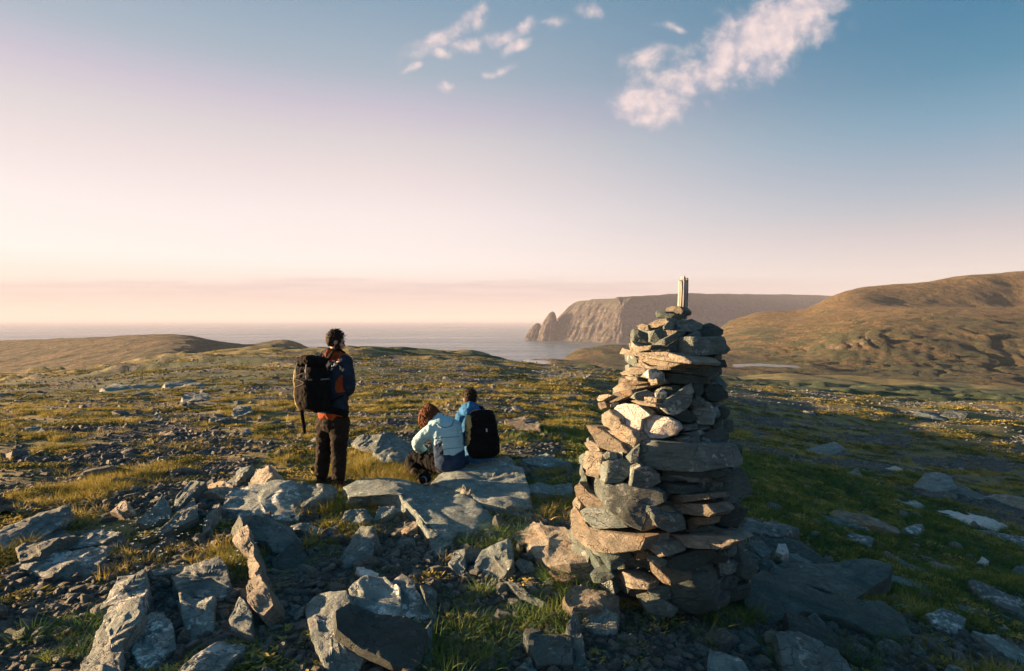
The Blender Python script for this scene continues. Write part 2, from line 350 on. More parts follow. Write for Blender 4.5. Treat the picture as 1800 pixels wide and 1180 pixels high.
def terrain_attr():
    """plant zones: 0 dry ochre heath .. 1 lush green, and bare gravel"""
    X, Y = TX, TY; r = np.hypot(X, Y)
    gr = 0.35 * fbm2(X / 30, Y / 18, 4, 301) + 0.25 * fbm2(X / 6, Y / 4, 3, 302) + .28
    def spot(px, py, rx, ry, amt, Yd):
        d = px_ray(px, py); cx, cyy = d[0] / d[1] * Yd, Yd
        return amt * np.exp(-((X - cx) / rx) ** 2 - ((Y - cyy) / ry) ** 2)
    gr = gr + spot(1560, 690, 45, 34, 1.1, 100) + spot(1400, 690, 25, 25, .9, 75) + spot(1700, 660, 60, 40, .8, 160) + spot(1150, 655, 45, 25, .5, 110)
    gr = gr + spot(1560, 880, 4.5, 4.0, .75, 7) + spot(1450, 790, 5, 5, .55, 11) + spot(860, 640, 22, 16, .8, 130) + spot(700, 630, 30, 16, .5, 120) + spot(60, 690, 10, 4, .9, 22)
    gr = gr + spot(300, 650, 16, 6, .6, 42) + spot(520, 660, 10, 4, .6, 30) + spot(1700, 600, 70, 60, .6, 500) + spot(1450, 620, 60, 45, .35, 470)
    gr = np.where(r > 330, gr * .55 + .30 * sstep(560, 400, r) * (X > 60), gr)
    gv = sstep(-.12, .28, fbm2(X / 3.6, Y / 1.8, 4, 330)) * (1 - .8 * sstep(.55, .8, gr))
    gv = np.maximum(gv, np.exp(-((X + .55) / 1.15) ** 2 - ((Y - 4.0) / 1.5) ** 2) * 1.3)
    gv = np.maximum(gv, np.exp(-((X + 2.6) / 1.2) ** 2 - ((Y - 3.6) / .9) ** 2) * .9)
    gv = gv * sstep(120, 40, r)
    return np.clip(gr, 0, 1), np.clip(gv, 0, 1)
GREEN, GRAVEL = terrain_attr()

def ground_material():
    m, g = new_mat('tundra'); MAT['tundra'] = m
    pos = g.n('NewGeometry').outputs['Position']
    gr = g.n('Attribute', attribute_name='green').outputs['Fac']; gv = g.n('Attribute', attribute_name='gravel').outputs['Fac']
    f1 = g.noise(pos, 26.0, 8.0, .65); f2 = g.noise(pos, 3.1, 7.0, .62); f3 = g.noise(pos, .35, 6.0, .6); f4 = g.noise(pos, .045, 7.0, .6)
    tex = g.m('ADD', g.m('ADD', g.m('MULTIPLY', f1, .3), g.m('MULTIPLY', f2, .3)), g.m('ADD', g.m('MULTIPLY', f3, .2), g.m('MULTIPLY', f4, .2)))
    dry = g.ramp(tex, [(.34, (.048, .045, .020)), (.46, (.135, .118, .044)), (.55, (.220, .185, .064)), (.66, (.32, .27, .125))])
    wet = g.ramp(tex, [(.36, (.010, .022, .010)), (.48, (.026, .052, .018)), (.58, (.050, .084, .026)), (.68, (.10, .12, .045))])
    k = g.sm(g.m('ADD', gr, g.m('MULTIPLY', g.m('SUBTRACT', f2, .5), .9)), .30, .62)
    col = g.mix(k, dry, wet)
    soil = g.ramp(f1, [(.35, (.018, .021, .021)), (.52, (.056, .062, .060)), (.66, (.16, .168, .16))])
    kv = g.sm(g.m('ADD', gv, g.m('MULTIPLY', g.m('SUBTRACT', f2, .5), 1.2)), .40, .62)
    col = g.mix(kv, col, soil)
    # scattered bare rock further out, too small to pick apart
    rk = g.n('TexVoronoi', {'Vector': g.vscale(pos, (1.0, 1.0, 1.0)), 'Scale': 1.1}).outputs['Distance']
    rk2 = g.sm(g.m('ADD', rk, g.m('MULTIPLY', f2, .35)), .36, .30)
    col = g.mix(g.m('MULTIPLY', rk2, .8), col, g.ramp(f1, [(.3, (.10, .10, .095)), (.7, (.30, .29, .27))]))
    bmp = g.m('ADD', g.m('MULTIPLY', f1, .5), g.m('ADD', f2, g.m('ADD', g.m('MULTIPLY', f3, 4.0), g.m('MULTIPLY', f4, 9.0))))
    finish(g, col, .95, bmp, .10, .8)
    return m
ground_material()
def hill_material():
    m, g = new_mat('heath_slope'); MAT['heath_slope'] = m
    ge = g.n('NewGeometry'); pos = ge.outputs['Position']
    nz = g.n('SeparateXYZ', {0: ge.outputs['True Normal']}).outputs[2]
    gr = g.n('Attribute', attribute_name='green').outputs['Fac']
    f1 = g.noise(pos, .55, 8.0, .68); f2 = g.noise(pos, .09, 8.0, .65); f3 = g.noise(pos, .016, 6.0, .6)
    tex = g.m('ADD', g.m('MULTIPLY', f1, .42), g.m('ADD', g.m('MULTIPLY', f2, .36), g.m('MULTIPLY', f3, .22)))
    dry = g.ramp(tex, [(.36, (.032, .028, .016)), (.46, (.112, .082, .036)), (.56, (.225, .150, .064)), (.66, (.36, .25, .12))])
    wet = g.ramp(tex, [(.38, (.010, .022, .011)), (.50, (.034, .054, .020)), (.62, (.075, .092, .034))])
    k = g.sm(g.m('ADD', gr, g.m('ADD', g.m('MULTIPLY', g.m('SUBTRACT', f2, .5), 2.2), g.m('MULTIPLY', g.m('SUBTRACT', f3, .5), 1.2))), .20, .60)
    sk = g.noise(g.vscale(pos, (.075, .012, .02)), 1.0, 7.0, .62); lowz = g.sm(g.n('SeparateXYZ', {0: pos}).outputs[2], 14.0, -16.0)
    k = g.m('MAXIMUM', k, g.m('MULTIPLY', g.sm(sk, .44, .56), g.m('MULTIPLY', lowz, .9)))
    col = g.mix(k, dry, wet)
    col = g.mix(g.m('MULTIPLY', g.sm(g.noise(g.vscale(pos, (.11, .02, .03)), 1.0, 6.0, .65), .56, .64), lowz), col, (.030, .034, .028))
    rock = g.ramp(f1, [(.35, (.055, .052, .046)), (.6, (.19, .165, .135))])
    col = g.mix(g.m('MULTIPLY', g.sm(g.m('ADD', nz, g.m('MULTIPLY', f1, -.25)), .74, .52), .85), col, rock)
    bmp = g.m('ADD', g.m('MULTIPLY', f1, 1.0), g.m('MULTIPLY', f2, 5.0))
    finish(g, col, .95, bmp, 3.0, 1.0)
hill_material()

def build_terrain():
    na, nr = TX.shape
    def part(name, i0, i1, j0, j1, mat, label):
        V = np.stack([TX[i0:i1, j0:j1], TY[i0:i1, j0:j1], TZ[i0:i1, j0:j1]], -1)
        a, b = V.shape[:2]; idx = np.arange(a * b).reshape(a, b)
        F = np.stack([idx[:-1, :-1], idx[:-1, 1:], idx[1:, 1:], idx[1:, :-1]], -1).reshape(-1, 4)
        V = V.reshape(-1, 3)
        if j0 == 0:
            c = len(V); V = np.vstack([V, [[0, 0, .2]]]); k = np.arange(a - 1)
            cap = np.stack([np.full(a - 1, c), idx[:-1, 0], idx[1:, 0]], -1); Fs = [F, cap]
        else: Fs = [F]
        Fs = [f[:, ::-1] for f in Fs]
        me = mesh_np(name, V, Fs)
        for an, A in (('green', GREEN), ('gravel', GRAVEL)):
            at = me.attributes.new(an, 'FLOAT', 'POINT'); d = A[i0:i1, j0:j1].ravel()
            if j0 == 0: d = np.append(d, 0.3)
            at.data.foreach_set('value', d.astype(np.float32))
        return obj(name, me, MAT[mat], kind='structure', label=label)
    mid = int(np.searchsorted(ANG, -7))
    part('ground', 0, na, 0, NR_IN, 'tundra', 'stony tundra plateau of heath, moss and gravel')
    part('left_hills', 0, mid + 1, NR_IN - 1, nr, 'heath_slope', 'low brown hills beyond the plateau on the left')
    part('right_hills', mid, na, NR_IN - 1, nr, 'heath_slope', 'brown hillside with green gullies rising on the right')
build_terrain()

def water_mat(key, col, rough, wave, strength):
    m, g = new_mat(key); MAT[key] = m
    pos = g.n('NewGeometry').outputs['Position']
    w = g.m('ADD', g.noise(g.vscale(pos, (wave, wave * 2.2, 1)), 1.0, 8.0, .6), g.m('MULTIPLY', g.noise(g.vscale(pos, (wave * .07, wave * .2, 1)), 1.0, 4.0, .5), 3.0))
    sk = g.noise(g.vscale(pos, (wave * .012, wave * .10, 1)), 1.0, 6.0, .6)
    finish(g, g.mix(g.sm(sk, .35, .65), tuple(c * .7 for c in col), tuple(c * 1.3 for c in col)), g.sm(sk, .3, .7, rough * .7, rough * 1.3), w, 2.0, strength, IOR=1.33)
water_mat('sea_water', (.040, .095, .130), .30, .05, .6)
water_mat('lake_water', (.05, .075, .085), .10, .4, .10)
def build_water():
    n = 96; a = np.linspace(0, 2 * math.pi, n, endpoint=False); R = [0, 400, 2000, 6000, 15000, 45000]
    V = [(0, 0, SEA)]
    for r in R[1:]: V += [(r * math.sin(t), r * math.cos(t), SEA) for t in a]
    k = np.arange(n); kn = (k + 1) % n
    tri = np.stack([np.zeros(n, int), 1 + kn, 1 + k], -1)
    q = [np.stack([1 + i * n + k, 1 + i * n + kn, 1 + (i + 1) * n + kn, 1 + (i + 1) * n + k], -1) for i in range(len(R) - 2)]
    obj('sea', mesh_np('sea', V, [tri, np.concatenate(q)], False), MAT['sea_water'], kind='structure', label='calm grey-blue sea running out to the hazy horizon')
    for (lx, ly, rx, ry, lz), lb in zip(LAKES, ('small pale tarn at the edge of the plateau above the sea', 'pale tarn in the valley at the foot of the right hill')):
        t = np.linspace(0, 2 * math.pi, 48, endpoint=False)
        V = np.stack([lx + rx * 1.25 * np.cos(t), ly + ry * 1.25 * np.sin(t), np.full(48, lz)], -1)
        V = np.vstack([[[lx, ly, lz]], V]); k = np.arange(48)
        obj('lake', mesh_np('lake', V, np.stack([np.zeros(48, int), 1 + k, 1 + (k + 1) % 48], -1), False), MAT['lake_water'], kind='structure', label=lb)
build_water()

def cliff_material():
    m, g = new_mat('sea_cliff'); MAT['sea_cliff'] = m
    ge = g.n('NewGeometry'); pos = ge.outputs['Position']; nz = g.n('SeparateXYZ', {0: ge.outputs['True Normal']}).outputs[2]
    f1 = g.noise(pos, .03, 8.0, .65); st = g.noise(g.vscale(pos, (.012, .012, .10)), 1.0, 6.0, .6)
    rock = g.ramp(g.m('ADD', g.m('MULTIPLY', f1, .6), g.m('MULTIPLY', st, .4)), [(.40, (.016, .017, .018)), (.5, (.048, .046, .045)), (.60, (.105, .094, .084))])
    heath = g.ramp(f1, [(.35, (.026, .036, .022)), (.6, (.062, .062, .036))])
    col = g.mix(g.sm(g.m('ADD', nz, g.m('MULTIPLY', g.m('SUBTRACT', f1, .5), .5)), .62, .82), rock, heath)
    finish(g, col, .95, f1, 14.0, 1.0)
cliff_material()
def build_headland():
    # plan of the cliff foot, from the sea end, past the prow, into the bay
    def at(px, Yd): d = px_ray(px, 562); return np.array([d[0] / d[1] * Yd, Yd])
    P = np.array([at(1010, 5600), at(985, 4700), at(964, 4050), at(985, 3800), at(1040, 3560), at(1100, 3380), at(1180, 3560), at(1280, 3950), at(1400, 4500), at(1500, 5000), at(1640, 5400)])
    TOP = np.array([136, 136, 128, 136, 141, 141, 160, 196, 216, 232, 232.0]) - 2
    s = np.linspace(0, len(P) - 1, 620)
    C = pchip(np.arange(len(P)), P, s); H = pchip(np.arange(len(P)), TOP, s) + 5 * noise2(s * 3.1, s * 0, 413) + 2.5 * noise2(s * 11, s * 0, 414)
    tg = np.gradient(C, axis=0); tg /= np.linalg.norm(tg, axis=1)[:, None]; nn = np.stack([tg[:, 1], -tg[:, 0]], -1)
    arc = np.concatenate([[0], np.cumsum(np.linalg.norm(np.diff(C, axis=0), axis=1))])
    nt = 90; t = np.linspace(0, 1, nt)
    rows = []
    but = 1 - 2 * np.abs(noise2(arc / 210 + .6 * noise2(arc / 90, arc * 0, 410), arc * 0, 401)); but2 = 1 - 2 * np.abs(noise2(arc / 52, arc * 0 + 4, 402))
    soft = sstep(6.0, 7.5, s)
    for k in range(nt):
        tt = t[k]
        z = SEA - 2 + (H - SEA) * tt
        back = (H - SEA) * (0.62 * tt ** 0.9 + .10 * tt ** 8 + .25 * soft * tt)
        b = 40 * but * (1 - tt * .45) + 12 * but2 * sstep(-.3, .4, noise2(arc / 170, arc * 0 + tt * 2, 411)) + 16 * noise2(arc / 60, arc * 0 + tt * 4, 403) + 8 * noise2(arc / 18, arc * 0 + tt * 6, 404) + 5 * noise2(arc / 60, arc * 0 + tt * 22, 412)
        b = b * (1 - .55 * soft) * (1 - tt ** 6)
        step = 2 * np.sin(tt * 26 + 2 * noise2(arc / 200, arc * 0 + 1, 405)) * (1 - tt ** 6) * (1 - soft * .6)
        rows.append(np.column_stack([C + nn * (b - back - step)[:, None], z]))
    inw = nrm(np.array([.62, .78]))
    for k, dd in enumerate((25, 70, 160, 400, 900)):
        last = rows[nt - 1]
        q = last.copy(); q[:, :2] -= nn * min(dd, 40); q[:, :2] += inw * max(dd - 40, 0); q[:, 2] += min(dd, 160) * .05 + 2 * noise2(arc / 300, arc * 0 + k, 406)
        rows.append(q)
    V = np.array(rows); a, b = V.shape[:2]; idx = np.arange(a * b).reshape(a, b)
    F = np.stack([idx[:-1, :-1], idx[:-1, 1:], idx[1:, 1:], idx[1:, :-1]], -1).reshape(-1, 4)
    obj('headland', mesh_np('headland', V.reshape(-1, 3), F), MAT['sea_cliff'], kind='structure', label='flat-topped sea cliff headland across the bay')
    def stack(name, px, Yd, zt, rx, ry, skew, label, seed):
        c = at(px, Yd); nth, nz_ = 90, 46; th = np.linspace(0, 2 * math.pi, nth, endpoint=False); V = []
        for k in range(nz_):
            q = k / (nz_ - 1); rad = math.sqrt(max(1 - q ** 2.4, 0)) * (1.12 - .35 * q)
            rr = rad * (1 + .10 * noise2(np.cos(th) * 3 + seed, np.sin(th) * 3 + q * 1.5, seed) + .10 * noise2(np.cos(th) * 9, np.sin(th) * 9 + q * 5, seed + 1))
            V.append(np.column_stack([c[0] + skew * q ** 1.3 + rx * rr * np.cos(th), c[1] + ry * rr * np.sin(th), np.full(nth, SEA - 3 + (zt - SEA + 3) * q)]))
        V = np.concatenate(V); k = np.arange(nth); kn = (k + 1) % nth
        F = np.concatenate([np.stack([i * nth + k, i * nth + kn, (i + 1) * nth + kn, (i + 1) * nth + k], -1) for i in range(nz_ - 1)])
        obj(name, mesh_np(name, V, F), MAT['sea_cliff'], kind='structure', label=label)
    stack('sea_horn', 961, 3900, 58, 62, 120, 40, 'taller leaning rock horn at the foot of the headland', 3)
    stack('sea_horn', 937, 3960, -22, 55, 90, 34, 'lower rock horn standing furthest out in the sea', 9)
build_headland()

def build_haze():
    x0, x1, y0, y1, z0, z1 = -47000, 47000, -47000, 47000, SEA - 2.2, 262
    V = [(x, y, z) for z in (z0, z1) for y in (y0, y1) for x in (x0, x1)]
    F = [(0, 2, 3, 1), (4, 5, 7, 6), (0, 1, 5, 4), (2, 6, 7, 3), (0, 4, 6, 2), (1, 3, 7, 5)]
    m = bpy.data.materials.new('haze'); m.use_nodes = True; m.node_tree.nodes.clear(); g = G(m.node_tree)
    v = g.n('VolumePrincipled', {'Color': (.56, .60, .76), 'Density': 6.2e-5, 'Anisotropy': 0.0})
    g.n('OutputMaterial', {'Volume': v.outputs[0]})
    obj('haze', mesh_np('haze', V, np.array(F), False), m, kind='stuff', label='thin pale sea haze in the air')
build_haze()
# ------------------------------------------------------------------ rocks
def resample(P, n, jitter=0.0, rng=None):
    P = np.asarray(P, float); Q = np.vstack([P, P[:1]]); L = np.concatenate([[0], np.cumsum(np.linalg.norm(np.diff(Q, axis=0), axis=1))])
    t = np.linspace(0, L[-1], n, endpoint=False)
    for k in range(len(P)):                      # keep the corners
        j = int(np.argmin(np.abs(t - L[k]))); t[j] = L[k]
    return np.column_stack([np.interp(t, L, Q[:, i]) for i in (0, 1)])
def poly_area(P): return 0.5 * np.sum(P[:, 0] * np.roll(P[:, 1], -1) - P[:, 1] * np.roll(P[:, 0], -1))
def centroid(P):
    c = P[:, 0] * np.roll(P[:, 1], -1) - P[:, 1] * np.roll(P[:, 0], -1); A = c.sum()
    if abs(A) < 1e-12: return P.mean(0)
    return np.array([((P[:, 0] + np.roll(P[:, 0], -1)) * c).sum(), ((P[:, 1] + np.roll(P[:, 1], -1)) * c).sum()]) / (3 * A)

def rock_verts(P, T, rng, n=56, flare=1.06, bevel=.10, facet=.22, rough=1.0, lam=None, chamfer=None):
    """P: outline (m,2) around 0 in metres, face at w=0, body to w=-T.  Returns V (u,v,w), F."""
    if poly_area(P) < 0: P = P[::-1]
    B = resample(P, n); size = math.sqrt(abs(poly_area(P))); seed = int(rng.integers(1, 9999))
    c = [.12, .24, .36, .48, .59, .69, .78, .86, .92, 1 - bevel * .5, 1 - bevel * .18, 1.0, 1.0 + (flare - 1) * .25, 1 + (flare - 1) * .5, 1 + (flare - 1) * .75, flare, .97 * flare, .82, .5]
    d = [0, 0, 0, 0, 0, 0, 0, 0, 0, -.01, -.05, -.13, -.25, -.38, -.52, -.68, -.84, -.96, -1.0]
    bw = min(T, size * .5)
    rings = []
    for ci, di in zip(c, d):
        w = di * T if di <= -.2 else di * bw * 1.4
        rings.append(np.column_stack([B * ci, np.full(n, w)]))
    V = np.concatenate([[[0, 0, 0.0]]] + rings + [[[0, 0, -T]]])
    # broken facets on the face
    nf = int(rng.integers(2, 5)); h = np.full(len(V), 9.0)
    ext = np.abs(B).max(0)
    for _ in range(nf):
        a = rng.normal(size=2) * facet; o = rng.uniform(0, .10) * size
        h = np.minimum(h, a[0] * V[:, 0] + a[1] * V[:, 1] + o)
    if chamfer is not None:                       # (direction, position, slope): a broad broken end
        (ax, ay), pos, sl = chamfer
        q = V[:, 0] * ax + V[:, 1] * ay; e = (B @ np.array([ax, ay])).max()
        h = np.minimum(h, -(q - pos * e) * sl)
    stp = np.clip(size * .04, .005, .020)             # split layers step down across the face
    ln = noise2(V[:, 0] * 1.5 / size + seed, V[:, 1] * 1.1 / size - seed, seed + 5) * 3.2 + V[:, 0] / size * rng.normal() * 1.2
    h = h + stp * (np.floor(ln) + sstep(.80, 1.0, ln - np.floor(ln))) * min(rough, 1) * (1.0 if lam is None else .3)
    h = np.clip(h, -.8 * T, .12 * size)
    top = np.clip(1 + V[:, 2] / (0.5 * T), 0, 1)
    V[:, 2] += h * top
    # layered sides and rough surface
    Q = V * np.array([1, 1, 1.0])
    amp = rough * size
    if lam is None: lam = .10
    Lw = V @ np.array([0, 0, 1.0]) if lam > 0 else V @ np.array([0, 1.0, 0])
    lay = noise2(np.floor(Lw / max(.022, size * .07)) * 3.7 + seed, np.arctan2(V[:, 1], V[:, 0]) * .9, seed)
    side = np.clip((np.hypot(V[:, 0], V[:, 1]) / (size * .6)), 0, 1)
    V[:, :2] *= (1 + .055 * rough * lay * side)[:, None]
    for f, am in ((1.3, .030), (3.2, .020), (8.0, .016), (17.0, .010)):
        for k in range(3):
            V[:, k] += am * amp * noise3(Q * (f / size) + 13.7 * k + seed * .37, seed + k)
    nr = len(c); k = np.arange(n); kn = (k + 1) % n
    Fq = np.concatenate([np.stack([1 + i * n + k, 1 + (i + 1) * n + k, 1 + (i + 1) * n + kn, 1 + i * n + kn], -1) for i in range(nr - 1)])
    t0 = np.stack([np.zeros(n, int), 1 + k, 1 + kn], -1); l = len(V) - 1
    t1 = np.stack([np.full(n, l), 1 + (nr - 1) * n + kn, 1 + (nr - 1) * n + k], -1)
    return V, [Fq, t0, t1]

ZOOMS = {2: (980, 480, 360 / 1416), 3: (960, 760, 400 / 1311), 5: (0, 820, 480 / 1573), 6: (380, 820, 520 / 1704), 7: (1250, 800, 550 / 1708),
         8: (0, 560, 560 / 1800), 1: (480, 560, 440 / 1622), 9: (860, 880, 220 / 865), 0: (0, 0, 1.0)}
def zpx(z, P):
    ox, oy, s = ZOOMS[z]; return np.asarray(P, float) * s + np.array([ox, oy])
def pts(s):
    a = [float(v) for v in s.replace(',', ' ').split()]; return np.array(a).reshape(-1, 2)

# ---- the cairn: stones traced from their fronts, each with its own depth, laid round a cone
CAIRN_Y = 4.35
CY = [(548, 1186, 34), (580, 1190, 70), (605, 1190, 96), (650, 1186, 98), (700, 1176, 106), (760, 1168, 128), (800, 1163, 146), (860, 1160, 152), (920, 1158, 158), (980, 1162, 162), (1080, 1166, 165)]
def cairn_row(py):
    a = np.array(CY, float); return np.interp(py, a[:, 0], a[:, 1]), np.interp(py, a[:, 0], a[:, 2])
# zoom id, flag (L turned to the sun, P pale, D dark plate, - plain), outline
CAIRN = """
2 L 738 240 780 226 835 230 862 262 850 285 800 290 745 275
2 D 700 265 715 256 760 278 850 288 885 262 885 300 820 325 710 300
2 C 800 395 860 325 930 315 1000 350 1005 380 940 410 850 405
2 L 620 360 690 325 745 312 752 345 680 378 640 380
2 - 735 372 770 330 812 350 800 392 745 397
2 D 1000 402 1010 365 1060 348 1145 395 1148 425 1100 440 1010 437
2 - 890 440 960 405 1002 396 1002 440
2 L 548 365 590 350 622 360 627 397 580 397
2 C 478 420 505 388 550 385 610 410 645 460 640 500 570 507 500 472
2 L 473 490 500 473 560 510 642 498 630 532 560 548 490 532
2 - 688 502 720 465 830 405 882 410 830 452 760 497 700 512
2 L 700 432 750 395 817 400 800 432 740 457
2 - 638 402 735 378 742 432 690 492 640 472
2 D 638 515 760 500 830 458 838 542 660 545
2 C 823 450 850 443 1160 438 1190 495 1227 530 1200 557 1050 572 850 572
2 L 438 560 455 518 500 533 620 548 740 543 850 578 890 610 880 627 700 602 560 577
2 D 858 578 1000 573 1052 600 1047 642 900 632
2 D 1043 598 1100 593 1172 598 1172 652 1048 652
2 L 548 612 560 577 700 603 852 630 780 652 600 632
2 L 518 620 560 610 640 648 742 638 747 667 640 672 518 652
2 D 763 672 800 648 900 638 1050 648 1167 653 1140 692 1080 722 950 707 820 687
2 L 773 677 800 638 817 674
2 L 423 690 455 678 520 648 612 664 602 697 520 707 438 707
2 L 438 715 540 718 547 747 450 732
2 P 588 717 620 668 680 658 742 690 744 752 690 747
2 L 598 745 630 728 692 733 699 767 640 780
2 D 738 690 900 700 1072 730 1072 772 900 772 743 757
2 L 393 762 430 723 520 743 592 758 520 777 408 777
2 L 338 802 420 763 570 758 594 770 500 812 380 827
2 L 308 892 400 828 500 808 512 842 400 892 320 907
2 L 263 870 290 846 350 838 377 850 310 882 270 887
2 L 263 902 310 888 332 930 290 947 266 932
2 - 360 912 390 888 420 900 400 927 363 927
2 - 508 862 540 828 620 808 682 840 682 872 560 882
2 L 513 882 560 853 640 858 692 870 687 897 560 897
2 L 453 880 520 883 682 905 687 927 560 912
2 P 678 830 720 798 757 830 757 882 720 922 690 912
2 D 743 780 870 773 882 820 800 872 753 862
2 P 718 912 735 878 880 788 930 763 957 820 937 900 902 947 820 987 770 977 728 937
2 D 943 770 1010 778 1032 830 1000 862 958 852
2 D 1028 800 1060 768 1110 768 1192 820 1192 862 1120 892 1048 882
2 - 928 902 970 848 1022 870 1022 912 950 942
2 P 928 962 960 923 1010 913 1027 945 1000 987 950 987
2 - 983 992 1040 888 1082 905 1112 980 1080 1052 1000 1047
2 D 1098 962 1130 928 1200 933 1217 970 1180 1012 1120 1022
2 D 808 992 900 943 960 983 982 1010 930 1037 850 1022
2 W 366 945 395 913 450 901 560 910 620 948 652 985 590 1012 577 1082 540 1120 490 1097 440 1022 378 987
2 W 576 1015 650 983 770 998 830 1028 864 1075 820 1122 720 1147 640 1147 588 1092
2 L 260 1030 290 968 350 948 420 1008 432 1050 502 1115 515 1172 440 1162 340 1122 268 1082
2 - 858 1060 980 1043 992 1082 880 1092
2 - 868 1110 1000 1083 1032 1110 960 1132
2 D 1008 1120 1080 1083 1200 1078 1242 1140 1200 1182 1030 1172
2 - 928 1140 980 1128 997 1177 940 1177
2 - 848 1160 920 1128 932 1177 860 1182
2 D 1088 1050 1140 1008 1142 1062 1100 1082
3 L 240 -40 300 -30 420 60 442 122 390 132 308 82
3 L 330 -10 490 -5 512 42 470 112 420 82
3 - 463 152 500 108 542 73 532 172 490 180
3 L 211 60 250 48 302 75 302 107 270 117 228 87
3 L 188 210 215 108 300 118 312 130 290 267 240 252 198 232
3 - 323 135 350 113 402 120 412 152 350 162
3 C 538 140 570 63 620 56 830 63 1090 68 1142 150 1132 192 1000 207 830 234 700 227 600 192 543 187
3 C 298 200 320 173 430 150 502 170 507 222 430 292 330 302 298 242
3 P 490 312 500 208 540 188 600 198 657 240 662 292 600 327 538 324
3 D 660 195 760 215 930 222 1000 212 1060 240 980 262 720 258
3 - 718 262 840 256 982 270 972 296 860 287
3 D 988 240 1142 208 1192 340 1182 362 1050 422 958 342
3 C 203 238 300 268 390 308 440 298 560 318 640 328 682 350 692 400 600 432 552 562 470 532 400 482 330 422 238 352
3 L 468 512 545 428 582 450 642 520 560 572
3 D 638 322 700 303 880 313 932 350 800 364 690 352
3 L 678 382 720 363 905 358 917 387 730 414 676 407
3 L 670 452 690 413 850 410 922 420 967 470 940 492 800 472 690 470
3 - 908 362 960 353 1000 400 992 422 930 412
3 C 578 442 660 428 692 470 800 478 822 572 720 582 638 547
3 L 798 502 850 488 942 493 932 532 850 542 832 577 803 552
3 D 828 577 940 528 1052 570 1052 602 930 612
3 L 170 312 195 288 242 345 332 420 310 452 228 432 178 362
3 L 148 402 170 368 202 420 192 452 158 432
3 - 188 462 240 443 360 443 442 500 482 547 380 552 280 562 198 502
3 L 126 452 150 423 192 470 202 530 300 563 400 598 492 620 482 692 380 702 270 682 198 642 138 582
3 L 473 582 510 573 642 660 682 717 650 722 558 642
3 L 578 612 620 573 740 588 1010 613 1062 640 990 682 780 662 638 652
3 - 658 682 780 668 782 692 700 722
3 L 528 742 560 723 722 850 727 882 690 872 598 812
3 L 488 662 520 648 572 700 562 727 525 742 498 702
3 - 558 692 650 718 702 750 692 792 588 742
3 D 698 742 860 678 1000 688 1022 720 850 792 750 822 698 792
3 D 288 702 400 703 482 688 492 732 400 792 358 792
3 D 243 832 260 813 370 798 402 832 330 872 268 872
3 L 398 832 440 803 557 880 552 917 428 892
3 B 716 932 740 848 860 743 1000 753 1092 770 1132 880 1102 1000 1020 1062 920 1087 820 1062 728 992
3 D 588 912 640 888 722 888 722 962 640 982
3 - 558 982 660 958 762 1010 730 1062 598 1062
3 D 1088 602 1150 688 1242 760 1242 802 1190 862 1118 832
3 D 878 722 1000 688 1062 720 1052 752 930 762
3 D 1000 430 1100 420 1180 440 1150 520 1060 560 960 520
"""
